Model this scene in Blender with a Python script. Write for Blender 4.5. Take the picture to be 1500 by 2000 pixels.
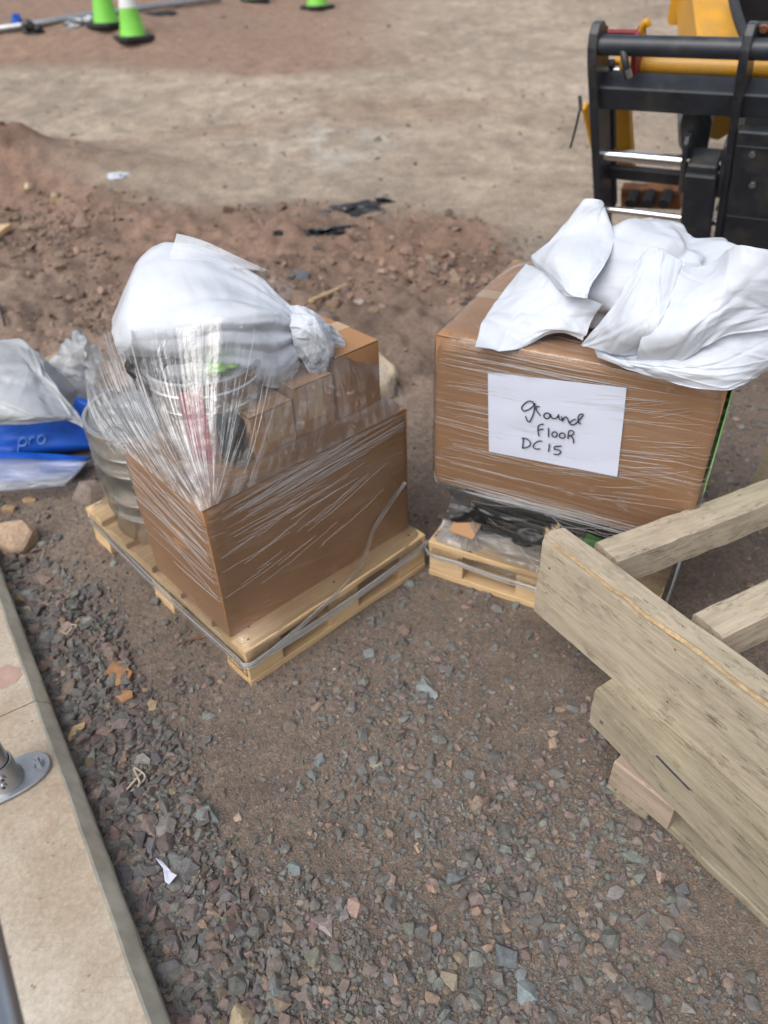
import bpy, bmesh, math, random
import numpy as np
from mathutils import Vector, Matrix
from mathutils.bvhtree import BVHTree

# ------------------------------------------------------------------ scene, camera, sky, sun
sc = bpy.context.scene
COL = sc.collection
for o in list(bpy.data.objects):
    bpy.data.objects.remove(o)
FPX, PITCH, ROLL, CAMH = 1465.0, math.radians(37.5), math.radians(-2.2), 1.42
cd = bpy.data.cameras.new('camera')
cd.sensor_fit = 'VERTICAL'; cd.sensor_height = 36; cd.sensor_width = 27
cd.lens = 36 * FPX / 2000; cd.clip_start = 0.02; cd.clip_end = 400
cd.dof.use_dof = True; cd.dof.focus_distance = 1.3; cd.dof.aperture_fstop = 3.0
cam = bpy.data.objects.new('camera', cd); COL.objects.link(cam); sc.camera = cam
fwd = np.array([0, math.cos(PITCH), -math.sin(PITCH)])
rt0 = np.array([1., 0, 0]); up0 = np.cross(rt0, fwd)
RT = rt0 * math.cos(ROLL) + up0 * math.sin(ROLL)
UP = -rt0 * math.sin(ROLL) + up0 * math.cos(ROLL)
CP = np.array([0, 0, CAMH])
m = Matrix.Identity(4)
for i in range(3):
    m[i][0], m[i][1], m[i][2], m[i][3] = RT[i], UP[i], -fwd[i], CP[i]
cam.matrix_world = m

SUN_EL, SUN_AZ = math.radians(52), math.radians(222)      # azimuth clockwise from +y
w = bpy.data.worlds.new('World'); sc.world = w; w.use_nodes = True
wn = w.node_tree; bg = wn.nodes['Background']
sky = wn.nodes.new('ShaderNodeTexSky'); sky.sky_type = 'NISHITA'; sky.sun_disc = False
sky.sun_elevation = SUN_EL; sky.sun_rotation = SUN_AZ
sky.air_density = 1.0; sky.dust_density = 4.0; sky.ozone_density = 1.0
hs = wn.nodes.new('ShaderNodeHueSaturation'); hs.inputs['Saturation'].default_value = 0.38
wn.links.new(sky.outputs[0], hs.inputs['Color']); wn.links.new(hs.outputs[0], bg.inputs[0])
bg.inputs[1].default_value = 0.15
sl = bpy.data.lights.new('sun', 'SUN'); sl.energy = 0.7; sl.angle = math.radians(50); sl.color = (1, .97, .93)
so = bpy.data.objects.new('sun', sl); COL.objects.link(so)
sd = Vector((math.sin(SUN_AZ) * math.cos(SUN_EL), math.cos(SUN_AZ) * math.cos(SUN_EL), math.sin(SUN_EL)))
so.rotation_euler = sd.to_track_quat('Z', 'Y').to_euler()
sc.view_settings.view_transform = 'Standard'; sc.view_settings.look = 'None'
sc.view_settings.gamma = 1; sc.view_settings.use_curve_mapping = False
sc.view_settings.exposure = 0.5
sc.render.engine = 'CYCLES'
sc.cycles.transparent_max_bounces = 32; sc.cycles.max_bounces = 8
sc.cycles.caustics_reflective = False; sc.cycles.caustics_refractive = False

rng = np.random.default_rng(7); R = random.Random(5)

# ------------------------------------------------------------------ helpers: planning rays, noise
def ray(x, y):
    return fwd + RT * (x - 750) / FPX - UP * (y - 1000) / FPX
def at(x, y, z=0.0):
    d = ray(x, y); return CP + d * ((z - CAMH) / d[2])
def on_plane(x, y, P, n):
    d = ray(x, y); P = np.asarray(P, float); n = np.asarray(n, float)
    return CP + d * (((P - CP) @ n) / (d @ n))

def aty(x, y, Y):
    d = ray(x, y); return CP + d * (Y / d[1])
def _h(ix, iy, s):
    v = np.sin(ix * 127.1 + iy * 311.7 + s * 74.7) * 43758.5453
    return v - np.floor(v)
def vnoise(x, y, s=0):
    x = np.asarray(x, float); y = np.asarray(y, float)
    ix = np.floor(x); iy = np.floor(y); fx = x - ix; fy = y - iy
    fx = fx * fx * (3 - 2 * fx); fy = fy * fy * (3 - 2 * fy)
    a = _h(ix, iy, s); b = _h(ix + 1, iy, s); c = _h(ix, iy + 1, s); d = _h(ix + 1, iy + 1, s)
    return (a + (b - a) * fx) * (1 - fy) + (c + (d - c) * fx) * fy
def fbm(x, y, s=0, oct=4):
    v = 0; a = .5
    for k in range(oct):
        v = v + a * (vnoise(x, y, s + k * 9.3) - .5); x = x * 2.03 + 5.1; y = y * 2.03 + 1.7; a *= .5
    return v
def sm(a, b, x):
    t = np.clip((np.asarray(x, float) - a) / (b - a), 0, 1); return t * t * (3 - 2 * t)

# ------------------------------------------------------------------ materials
def mat(name):
    m = bpy.data.materials.new(name); m.use_nodes = True
    nt = m.node_tree; b = nt.nodes['Principled BSDF']; return m, nt, b
def N(nt, t, **k):
    n = nt.nodes.new(t)
    for a, v in k.items():
        if a.startswith('i_'):
            n.inputs[int(a[2:]) if a[2:].isdigit() else a[2:].replace('_', ' ')].default_value = v
        else: setattr(n, a, v)
    return n
def L(nt, a, b): nt.links.new(a, b)
def coords(nt, kind='Object', scale=(1, 1, 1), rand=True, rot=(0, 0, 0)):
    tc = N(nt, 'ShaderNodeTexCoord'); mp = N(nt, 'ShaderNodeMapping')
    mp.inputs['Scale'].default_value = scale; mp.inputs['Rotation'].default_value = rot
    L(nt, tc.outputs[kind], mp.inputs['Vector'])
    if rand:
        oi = N(nt, 'ShaderNodeObjectInfo'); mu = N(nt, 'ShaderNodeMath', operation='MULTIPLY', i_1=37.0)
        L(nt, oi.outputs['Random'], mu.inputs[0]); L(nt, mu.outputs[0], mp.inputs['Location'])
    return mp.outputs[0]
def noise(nt, vec, scale, detail=4, rough=.55, dist=0):
    n = N(nt, 'ShaderNodeTexNoise'); n.inputs['Scale'].default_value = scale
    n.inputs['Detail'].default_value = detail; n.inputs['Roughness'].default_value = rough
    n.inputs['Distortion'].default_value = dist
    if vec is not None: L(nt, vec, n.inputs['Vector'])
    return n.outputs['Fac']
def ramp(nt, fac, stops):
    r = N(nt, 'ShaderNodeValToRGB'); e = r.color_ramp.elements
    while len(e) < len(stops): e.new(.5)
    for q, (p, c) in zip(e, stops):
        q.position = p; q.color = (*c, 1) if len(c) == 3 else c
    L(nt, fac, r.inputs[0]); return r.outputs[0]
def mix(nt, fac, a, b, mode='MIX'):
    n = N(nt, 'ShaderNodeMix', data_type='RGBA', blend_type=mode)
    for s, v in ((n.inputs[0], fac), (n.inputs[6], a), (n.inputs[7], b)):
        if isinstance(v, (int, float)): s.default_value = v
        elif isinstance(v, tuple): s.default_value = (*v, 1) if len(v) == 3 else v
        else: L(nt, v, s)
    return n.outputs[2]
def bump(nt, b, h, strength=.4, dist=.002):
    n = N(nt, 'ShaderNodeBump'); n.inputs['Strength'].default_value = strength
    n.inputs['Distance'].default_value = dist; L(nt, h, n.inputs['Height'])
    L(nt, n.outputs[0], b.inputs['Normal']); return n

def simple(name, col, rough=.5, metal=0, var=.12, scale=30, bmp=.15, dirt=None, spec=.5):
    m, nt, b = mat(name); v = coords(nt)
    n1 = noise(nt, v, scale); lo = tuple(c * (1 - var) for c in col); hi = tuple(min(1, c * (1 + var)) for c in col)
    c = ramp(nt, n1, [(.3, lo), (.7, hi)])
    if dirt:
        n2 = noise(nt, v, scale * .35, 6, .7); c = mix(nt, ramp(nt, n2, [(.5, (0, 0, 0)), (.7, (1, 1, 1))]), c, dirt)
    L(nt, c, b.inputs['Base Color']); b.inputs['Roughness'].default_value = rough
    b.inputs['Metallic'].default_value = metal; b.inputs['Specular IOR Level'].default_value = spec
    if bmp: bump(nt, b, noise(nt, v, scale * 3, 5), bmp, .0015)
    return m

def m_soil():
    m, nt, b = mat('soil'); at_ = N(nt, 'ShaderNodeAttribute', attribute_name='soil')
    v = coords(nt, rand=False)
    g1 = noise(nt, v, 9, 8, .7); g2 = noise(nt, v, 60, 6, .65); g3 = noise(nt, v, 260, 4, .6)
    c = mix(nt, 1, at_.outputs['Color'], ramp(nt, g1, [(.3, (.72, .72, .74)), (.7, (1.22, 1.2, 1.16))]), 'MULTIPLY')
    c = mix(nt, 1, c, ramp(nt, g2, [(.3, (.68, .68, .7)), (.68, (1.25, 1.22, 1.2))]), 'MULTIPLY')
    c = mix(nt, 1, c, ramp(nt, g3, [(.3, (.7, .7, .7)), (.7, (1.25, 1.25, 1.25))]), 'MULTIPLY')
    L(nt, c, b.inputs['Base Color']); b.inputs['Roughness'].default_value = .95
    b.inputs['Specular IOR Level'].default_value = .2
    ad = N(nt, 'ShaderNodeMath', operation='ADD'); L(nt, g2, ad.inputs[0]); L(nt, g3, ad.inputs[1])
    bump(nt, b, ad.outputs[0], .9, .007); return m
def m_stone(name='stone'):
    m, nt, b = mat(name); a = N(nt, 'ShaderNodeAttribute', attribute_name='tint')
    v = coords(nt, rand=False); n1 = noise(nt, v, 90, 6, .7); n2 = noise(nt, v, 420, 4, .6)
    c = mix(nt, 1, a.outputs['Color'], ramp(nt, n1, [(.3, (.7, .7, .7)), (.7, (1.28, 1.27, 1.24))]), 'MULTIPLY')
    c = mix(nt, 1, c, ramp(nt, n2, [(.3, (.8, .8, .8)), (.7, (1.2, 1.2, 1.2))]), 'MULTIPLY')
    L(nt, c, b.inputs['Base Color']); b.inputs['Roughness'].default_value = .85
    b.inputs['Specular IOR Level'].default_value = .3
    bump(nt, b, n1, .6, .003); return m
def m_concrete():
    m, nt, b = mat('concrete'); v = coords(nt, rand=False)
    n0 = noise(nt, v, 4, 5, .6, .6); n1 = noise(nt, v, 14, 8, .7); n2 = noise(nt, v, 120, 5, .6); n3 = noise(nt, v, 1.6, 3)
    c = ramp(nt, n0, [(.25, (.31, .24, .17)), (.5, (.41, .34, .262)), (.72, (.50, .445, .365))])
    c = mix(nt, ramp(nt, n1, [(.52, (0, 0, 0)), (.68, (.65, .65, .65))]), c, (.33, .235, .16))
    c = mix(nt, ramp(nt, n3, [(.5, (0, 0, 0)), (.62, (.6, .6, .6))]), c, (.54, .49, .415))
    c = mix(nt, 1, c, ramp(nt, n2, [(.3, (.82, .82, .82)), (.7, (1.12, 1.12, 1.12))]), 'MULTIPLY')
    vo = N(nt, 'ShaderNodeTexVoronoi', feature='DISTANCE_TO_EDGE'); vo.inputs['Scale'].default_value = 4.5
    dv = N(nt, 'ShaderNodeVectorMath', operation='ADD'); nz = N(nt, 'ShaderNodeTexNoise'); nz.inputs['Scale'].default_value = 9
    L(nt, v, nz.inputs['Vector']); sc_ = N(nt, 'ShaderNodeVectorMath', operation='SCALE'); sc_.inputs['Scale'].default_value = .35
    L(nt, nz.outputs['Color'], sc_.inputs[0]); L(nt, v, dv.inputs[0]); L(nt, sc_.outputs[0], dv.inputs[1]); L(nt, dv.outputs[0], vo.inputs['Vector'])
    cr = ramp(nt, vo.outputs['Distance'], [(0, (1, 1, 1)), (.006, (0, 0, 0))])
    c = mix(nt, mix(nt, .3, (0, 0, 0), cr), c, (.2, .17, .13))
    vp = N(nt, 'ShaderNodeTexVoronoi'); vp.inputs['Scale'].default_value = 55; L(nt, v, vp.inputs['Vector'])
    pits = ramp(nt, vp.outputs['Distance'], [(0, (1, 1, 1)), (.14, (1, 1, 1)), (.2, (0, 0, 0))])
    pm = mix(nt, ramp(nt, noise(nt, v, 22, 3), [(.55, (0, 0, 0)), (.62, (1, 1, 1))]), (0, 0, 0), pits)
    c = mix(nt, pm, c, (.3, .22, .15))
    L(nt, c, b.inputs['Base Color']); b.inputs['Roughness'].default_value = .85; b.inputs['Specular IOR Level'].default_value = .3
    h = mix(nt, 1, n2, pm, 'SUBTRACT'); bump(nt, b, h, .35, .002); return m
def m_card(name, col):
    m, nt, b = mat(name); v = coords(nt); n1 = noise(nt, v, 5, 4)
    vs = coords(nt, scale=(1, 1, 140)); n2 = noise(nt, vs, 3, 2)
    n3 = noise(nt, v, 400, 2)
    c = ramp(nt, n1, [(.3, tuple(k * .9 for k in col)), (.7, tuple(k * 1.08 for k in col))])
    c = mix(nt, 1, c, ramp(nt, n2, [(.3, (.95, .95, .95)), (.7, (1.04, 1.04, 1.04))]), 'MULTIPLY')
    c = mix(nt, 1, c, ramp(nt, n3, [(.3, (.93, .93, .93)), (.7, (1.06, 1.06, 1.06))]), 'MULTIPLY')
    L(nt, c, b.inputs['Base Color']); b.inputs['Roughness'].default_value = .7; b.inputs['Specular IOR Level'].default_value = .3
    bump(nt, b, n2, .12, .001); return m
def m_pine():
    m, nt, b = mat('new_pine'); v = coords(nt, scale=(1.1, 16, 16)); n1 = noise(nt, v, 3.2, 5, .6, 1.2)
    v2 = coords(nt, scale=(3, 150, 150)); n2 = noise(nt, v2, 2, 3); v3 = coords(nt); n3 = noise(nt, v3, 5, 3)
    c = ramp(nt, n1, [(.25, (.52, .34, .17)), (.5, (.66, .48, .28)), (.75, (.74, .57, .37))])
    c = mix(nt, 1, c, ramp(nt, n2, [(.3, (.86, .84, .8)), (.7, (1.08, 1.07, 1.06))]), 'MULTIPLY')
    c = mix(nt, 1, c, ramp(nt, n3, [(.3, (.86, .82, .78)), (.7, (1.08, 1.08, 1.06))]), 'MULTIPLY')
    vo = N(nt, 'ShaderNodeTexVoronoi'); vo.inputs['Scale'].default_value = 1; vo.inputs['Randomness'].default_value = 1
    L(nt, coords(nt, scale=(5, 14, 14)), vo.inputs['Vector'])
    k = ramp(nt, vo.outputs['Distance'], [(0, (1, 1, 1)), (.09, (.8, .8, .8)), (.14, (0, 0, 0))])
    c = mix(nt, k, c, (.22, .10, .04))
    L(nt, c, b.inputs['Base Color']); b.inputs['Roughness'].default_value = .65; b.inputs['Specular IOR Level'].default_value = .25
    bump(nt, b, n2, .2, .001); return m
def m_oldwood(name, light, mid, dark):
    m, nt, b = mat(name); v = coords(nt, scale=(1.2, 9, 9)); n1 = noise(nt, v, 5, 8, .72, .6)
    v2 = coords(nt, scale=(4, 110, 110)); n2 = noise(nt, v2, 2, 5, .65, .4); v3 = coords(nt, scale=(1, 2.2, 2.2)); n3 = noise(nt, v3, 14, 10, .78, .3)
    n4 = noise(nt, coords(nt, scale=(16, 210, 210)), 1.6, 6, .7)
    n5 = noise(nt, coords(nt), 3.5, 4)
    c = ramp(nt, n1, [(.28, mid), (.55, light), (.8, tuple(min(1, k * 1.12) for k in light))])
    c = mix(nt, ramp(nt, n3, [(.52, (0, 0, 0)), (.66, (.8, .8, .8))]), c, mid)
    c = mix(nt, mix(nt, 1, ramp(nt, n3, [(.5, (0, 0, 0)), (.6, (1, 1, 1))]), ramp(nt, n4, [(.53, (0, 0, 0)), (.60, (.85, .85, .85))]), 'MULTIPLY'), c, dark)
    c = mix(nt, ramp(nt, n2, [(.66, (0, 0, 0)), (.74, (.55, .55, .55))]), c, dark)
    c = mix(nt, 1, c, ramp(nt, n2, [(.3, (.84, .83, .81)), (.65, (1.08, 1.08, 1.08))]), 'MULTIPLY')
    c = mix(nt, 1, c, ramp(nt, n5, [(.3, (.88, .9, .86)), (.7, (1.08, 1.06, 1.04))]), 'MULTIPLY')
    L(nt, c, b.inputs['Base Color']); b.inputs['Roughness'].default_value = .85; b.inputs['Specular IOR Level'].default_value = .2
    ad = N(nt, 'ShaderNodeMath', operation='ADD'); L(nt, n2, ad.inputs[0]); L(nt, n4, ad.inputs[1])
    bump(nt, b, ad.outputs[0], .5, .002); return m
def m_film(name, base=.07, amount=1.0, us=2.2, vs=110, thr=.6, shear=0.0, tint=(.93, .95, .98), low=1.0, refl=.018, fade=False):
    m, nt, b = mat(name); nt.nodes.remove(b); out = nt.nodes['Material Output']
    tc = N(nt, 'ShaderNodeTexCoord'); mp = N(nt, 'ShaderNodeMapping'); mp.inputs['Scale'].default_value = (us, vs, 1)
    mp.inputs['Rotation'].default_value = (0, 0, 0)
    sx = N(nt, 'ShaderNodeSeparateXYZ'); L(nt, tc.outputs['UV'], sx.inputs[0])
    mm = N(nt, 'ShaderNodeMath', operation='MULTIPLY_ADD'); mm.inputs[1].default_value = shear
    L(nt, sx.outputs[0], mm.inputs[0]); L(nt, sx.outputs[1], mm.inputs[2])
    cx = N(nt, 'ShaderNodeCombineXYZ'); L(nt, sx.outputs[0], cx.inputs[0]); L(nt, mm.outputs[0], cx.inputs[1]); L(nt, cx.outputs[0], mp.inputs[0])
    n1 = noise(nt, mp.outputs[0], 1, 4, .6, .8)
    n2 = noise(nt, tc.outputs['UV'], 9, 4, .6, .5)          # patches of stronger white streaks: crease glints and stretch whitening put into the colour
    n3 = noise(nt, tc.outputs['Object'], 30, 5, .65, 1.5)
    s1 = ramp(nt, n1, [(thr - .04, (0, 0, 0)), (thr + .06, (1, 1, 1))])
    s2 = ramp(nt, n2, [(.38, (.15, .15, .15)), (.62, (1, 1, 1))])
    s3 = ramp(nt, n3, [(.60, (0, 0, 0)), (.72, (.5, .5, .5))])
    s2 = mix(nt, 1, s2, ramp(nt, sx.outputs[1], [(.40, (low, low, low)), (.85, (1, 1, 1))]), 'MULTIPLY')
    if fade:     # painted white streaks fade towards the top end and over the small cartons
        s2 = mix(nt, 1, s2, ramp(nt, sx.outputs[1], [(.64, (1, 1, 1)), (.78, (.22, .22, .22))]), 'MULTIPLY'); s2 = mix(nt, 1, s2, ramp(nt, sx.outputs[0], [(.55, (1, 1, 1)), (.95, (.05, .05, .05))]), 'MULTIPLY')
    s = mix(nt, 1, mix(nt, 1, s1, s2, 'MULTIPLY'), mix(nt, low, (0, 0, 0), s3), 'LIGHTEN')
    sf = N(nt, 'ShaderNodeMath', operation='MULTIPLY_ADD'); sf.inputs[1].default_value = .45 * amount; sf.inputs[2].default_value = base * .22
    L(nt, s, sf.inputs[0])
    tr = N(nt, 'ShaderNodeBsdfTransparent'); tr.inputs[0].default_value = (.97, .97, .97, 1)
    gl = N(nt, 'ShaderNodeBsdfGlossy'); gl.inputs['Roughness'].default_value = .12; gl.inputs[0].default_value = (1, 1, 1, 1)
    df = N(nt, 'ShaderNodeBsdfDiffuse'); df.inputs[0].default_value = (*tint, 1)
    tl = N(nt, 'ShaderNodeBsdfTranslucent'); tl.inputs[0].default_value = (*tint, 1)
    bp = N(nt, 'ShaderNodeBump'); bp.inputs['Strength'].default_value = .18; bp.inputs['Distance'].default_value = .003; L(nt, n1, bp.inputs['Height'])
    L(nt, bp.outputs[0], gl.inputs['Normal'])
    lw = N(nt, 'ShaderNodeFresnel'); lw.inputs[0].default_value = 1.40
    a = N(nt, 'ShaderNodeMixShader'); L(nt, df.outputs[0], a.inputs[1]); L(nt, tl.outputs[0], a.inputs[2]); a.inputs[0].default_value = .35
    c = N(nt, 'ShaderNodeMixShader'); L(nt, sf.outputs[0], c.inputs[0]); L(nt, tr.outputs[0], c.inputs[1]); L(nt, a.outputs[0], c.inputs[2])
    fm = N(nt, 'ShaderNodeMath', operation='MULTIPLY_ADD', i_1=.7, i_2=refl); L(nt, lw.outputs[0], fm.inputs[0])
    b2 = N(nt, 'ShaderNodeBump'); b2.inputs['Strength'].default_value = .4; b2.inputs['Distance'].default_value = .012; L(nt, noise(nt, tc.outputs['Object'], 16, 3, .5, 1.2), b2.inputs['Height'])
    L(nt, b2.outputs[0], bp.inputs['Normal'])
    d = N(nt, 'ShaderNodeMixShader'); L(nt, fm.outputs[0], d.inputs[0]); L(nt, c.outputs[0], d.inputs[1]); L(nt, gl.outputs[0], d.inputs[2])
    L(nt, d.outputs[0], out.inputs[0]); return m
def m_milky(name, col, opac=.75, trans=.4, rough=.3, scale=20):
    m, nt, b = mat(name); nt.nodes.remove(b); out = nt.nodes['Material Output']
    v = coords(nt); n = noise(nt, v, scale, 5)
    c = ramp(nt, n, [(.3, tuple(k * .92 for k in col)), (.7, tuple(min(1, k * 1.05) for k in col))])
    df = N(nt, 'ShaderNodeBsdfDiffuse'); tl = N(nt, 'ShaderNodeBsdfTranslucent'); L(nt, c, df.inputs[0]); L(nt, c, tl.inputs[0])
    gl = N(nt, 'ShaderNodeBsdfGlossy'); gl.inputs['Roughness'].default_value = rough
    tr = N(nt, 'ShaderNodeBsdfTransparent'); fr = N(nt, 'ShaderNodeFresnel'); fr.inputs[0].default_value = 1.4
    bp = N(nt, 'ShaderNodeBump'); bp.inputs['Strength'].default_value = .3; bp.inputs['Distance'].default_value = .003; L(nt, n, bp.inputs['Height'])
    for q in (df, tl, gl): L(nt, bp.outputs[0], q.inputs['Normal'])
    a = N(nt, 'ShaderNodeMixShader'); a.inputs[0].default_value = trans; L(nt, df.outputs[0], a.inputs[1]); L(nt, tl.outputs[0], a.inputs[2])
    c2 = N(nt, 'ShaderNodeMixShader'); c2.inputs[0].default_value = opac; L(nt, tr.outputs[0], c2.inputs[1]); L(nt, a.outputs[0], c2.inputs[2])
    d = N(nt, 'ShaderNodeMixShader'); L(nt, fr.outputs[0], d.inputs[0]); L(nt, c2.outputs[0], d.inputs[1]); L(nt, gl.outputs[0], d.inputs[2])
    L(nt, d.outputs[0], out.inputs[0]); return m

M = {}
M['soil'] = m_soil(); M['stone'] = m_stone(); M['concrete'] = m_concrete()
M['card'] = m_card('cardboard', (.385, .205, .098)); M['card2'] = m_card('cardboard_pale', (.42, .245, .125))
M['pine'] = m_pine()
M['old'] = m_oldwood('weathered_timber', (.46, .395, .31), (.31, .265, .205), (.10, .085, .068))
M['old2'] = m_oldwood('weathered_timber_green', (.355, .31, .235), (.235, .205, .15), (.085, .075, .06))
M['old3'] = m_oldwood('weathered_block', (.39, .31, .245), (.30, .235, .185), (.14, .1, .08))
M['torn'] = simple('torn_timber', (.40, .28, .15), .8, var=.3, scale=90, bmp=.6)
M['film'] = m_film('stretch_film', .07, 1.0, 3.0, 190, .55, .35, low=.18)
M['tent'] = m_film('stretch_film_tent', .18, 1.65, 1.4, 85, .51, .0, low=1.0, refl=.045, fade=True)
M['film2'] = m_film('stretch_film_loose', .08, .85, 2.2, 190, .585, .10)
M['crease'] = m_milky('film_crease', (.95, .96, .98), .55, .45, .10, 60)
M['rope'] = m_milky('film_rope', (.93, .95, .98), .38, .45, .08, 120)
M['sack'] = m_milky('white_sack', (.75, .80, .88), 1.0, .25, .38, 12)
M['clear'] = m_milky('clear_bag', (.80, .84, .88), .60, .45, .18, 10)
M['thin'] = m_milky('clear_bag_thin', (.86, .89, .92), .16, .4, .15, 14)
M['blue'] = simple('blue_plastic', (.008, .085, .45), .45, var=.2, scale=14, bmp=.1, spec=.3)
M['white'] = simple('white_print', (.06, .18, .54), .5, var=.05)
M['paper'] = simple('paper', (.55, .58, .69), .8, var=.02, scale=8, bmp=.05)
M['ink'] = simple('marker_ink', (.025, .028, .04), .5, var=.1, bmp=0)
M['tin'] = simple('tin', (.62, .62, .60), .22, 1, .06, 6, .05)
M['galv'] = simple('galvanised', (.42, .44, .46), .42, .9, .15, 25, .1)
M['steelpipe'] = simple('steel_pipe', (.40, .43, .47), .3, .95, .12, 12, .05)
M['black'] = simple('black_paint', (.020, .025, .034), .40, var=.35, scale=14, bmp=.15, dirt=(.075, .07, .062))
M['blackbag'] = simple('black_plastic', (.012, .012, .014), .25, var=.2, scale=25, bmp=.5)
M['rubber'] = simple('rubber', (.022, .024, .028), .75, var=.25, scale=20, bmp=.2)
M['yellow'] = simple('yellow_paint', (.62, .31, .025), .42, var=.1, scale=6, bmp=.04, dirt=(.42, .24, .06))
M['red'] = simple('red_paint', (.20, .02, .03), .5, var=.2)
M['chrome'] = simple('chrome', (.75, .77, .8), .18, 1, .05, 10, 0)
M['rust'] = simple('rusty_steel', (.28, .12, .05), .8, var=.5, scale=20, bmp=.3, dirt=(.04, .035, .03))
M['green'] = simple('green_plastic', (.20, .60, .07), .5, var=.12, scale=5, bmp=.03)
M['conewhite'] = simple('cone_sleeve', (.66, .68, .68), .4, var=.06, scale=9, bmp=.03)
M['greencard'] = simple('green_card', (.06, .30, .03), .6, var=.15, scale=40)
M['greenleaf'] = simple('green_print', (.16, .34, .06), .6, var=.3, scale=60)
M['label'] = simple('red_label', (.33, .05, .07), .5, var=.2, scale=30)
M['brown'] = simple('brown_tape', (.50, .34, .20), .3, var=.08)
M['rag'] = simple('rag', (.42, .36, .28), .9, var=.25, scale=60, bmp=.5)
M['chip'] = simple('fibre_chip', (.31, .165, .08), .85, var=.3, scale=50, bmp=.6)
M['burn'] = simple('burn_mark', (.10, .045, .02), .8, var=.2)
M['edge'] = simple('cement_edge', (.40, .38, .32), .85, var=.18, scale=18, bmp=.3, dirt=(.30, .27, .21), spec=.3)
M['stain'] = simple('reddish_residue', (.40, .27, .22), .85, var=.12, scale=30, bmp=.1)
M['darkstain'] = simple('dark_gouge', (.06, .065, .065), .8, var=.3)

# ------------------------------------------------------------------ object helpers
def tag(o, label=None, cat=None, group=None, kind=None):
    if label: o['label'] = label
    if cat: o['category'] = cat
    if group: o['group'] = group
    if kind: o['kind'] = kind
    return o
def link(o, parent=None):
    COL.objects.link(o)
    if parent is not None: o.parent = parent
    return o
def empty(name, loc=(0, 0, 0), rot=(0, 0, 0)):
    o = bpy.data.objects.new(name, None); o.empty_display_size = .05
    o.location = loc; o.rotation_euler = rot; return link(o)
def mesh(name, V, F, mt, parent=None, smooth=False, uv=None):
    me = bpy.data.meshes.new(name)
    me.from_pydata([tuple(map(float, v)) for v in V], [], [tuple(int(i) for i in f) for f in F])
    if mt is not None: me.materials.append(mt)
    if smooth: me.polygons.foreach_set('use_smooth', [True] * len(me.polygons))
    if uv is not None:
        l = me.uv_layers.new(name='UVMap'); vi = np.empty(len(me.loops), int); me.loops.foreach_get('vertex_index', vi)
        l.data.foreach_set('uv', np.asarray(uv)[vi].astype(np.float32).ravel())
    me.update(); return link(bpy.data.objects.new(name, me), parent)
def fastmesh(name, V, T, mt, smooth=False, tint=None, attr='tint', parent=None):
    """triangle mesh from numpy arrays"""
    me = bpy.data.meshes.new(name); V = np.asarray(V, np.float32); T = np.asarray(T, np.int32)
    me.vertices.add(len(V)); me.vertices.foreach_set('co', V.ravel())
    k = T.shape[1]; me.loops.add(T.size); me.loops.foreach_set('vertex_index', T.ravel())
    me.polygons.add(len(T)); me.polygons.foreach_set('loop_start', np.arange(0, T.size, k, dtype=np.int32))
    me.polygons.foreach_set('use_smooth', np.full(len(T), smooth))
    me.materials.append(mt); me.update(calc_edges=True)
    if tint is not None:
        a = me.color_attributes.new(attr, 'FLOAT_COLOR', 'POINT')
        c = np.ones((len(V), 4), np.float32); c[:, :3] = tint; a.data.foreach_set('color', c.ravel())
    me.validate(); return link(bpy.data.objects.new(name, me), parent)
def grid_faces(nu, nv, wrap=False):
    F = []
    for i in range(nu if wrap else nu - 1):
        for j in range(nv - 1):
            a = i * nv + j; b = ((i + 1) % nu) * nv + j; F.append((a, b, b + 1, a + 1))
    return F
def board_mesh(lx, ly, lz, seg=6, bev=.002, wob=.0012, seed=0, broken=0.0):
    """plank along +x from the origin, y and z centred: bevelled, slightly uneven"""
    r = np.random.default_rng(seed); ys, zs = ly / 2, lz / 2
    prof = [(-ys + bev, -zs), (ys - bev, -zs), (ys, -zs + bev), (ys, zs - bev), (ys - bev, zs), (-ys + bev, zs), (-ys, zs - bev), (-ys, -zs + bev)]
    V = []; F = []
    for i in range(seg + 1):
        dy, dz = r.normal(0, wob, 2)
        for k, (y, z) in enumerate(prof):
            x = lx * i / seg
            if i == 0 and broken: x += broken * r.random() * (1 if z > 0 else .25)
            V.append((x, y + dy + r.normal(0, wob * .3), z + dz + r.normal(0, wob * .3)))
    for i in range(seg):
        for k in range(8):
            a = i * 8 + k; b = i * 8 + (k + 1) % 8; F.append((a, b, b + 8, a + 8))
    F.append(tuple(range(7, -1, -1))); F.append(tuple(range(seg * 8, seg * 8 + 8)))
    me = bpy.data.meshes.new('board'); me.from_pydata(V, [], F); me.update(); return me
def place(me, name, mt, loc, xdir, parent=None, zdir=(0, 0, 1)):
    """new object from mesh data, local x along xdir"""
    if not me.materials: me.materials.append(mt)
    o = bpy.data.objects.new(name, me); link(o, parent)
    x = Vector(xdir).normalized(); z = Vector(zdir); y = z.cross(x).normalized(); z = x.cross(y)
    mw = Matrix(((x.x, y.x, z.x, loc[0]), (x.y, y.y, z.y, loc[1]), (x.z, y.z, z.z, loc[2]), (0, 0, 0, 1)))
    o.matrix_basis = mw
    if parent is not None:
        o.matrix_parent_inverse = parent_matrix(parent).inverted()
    return o
def parent_matrix(p):
    return Matrix.LocRotScale(p.location, p.rotation_euler, p.scale) if p.parent is None else parent_matrix(p.parent) @ p.matrix_parent_inverse @ p.matrix_basis
def keep(o, parent):
    """parent without moving"""
    o.parent = parent; o.matrix_parent_inverse = parent_matrix(parent).inverted(); return o
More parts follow.
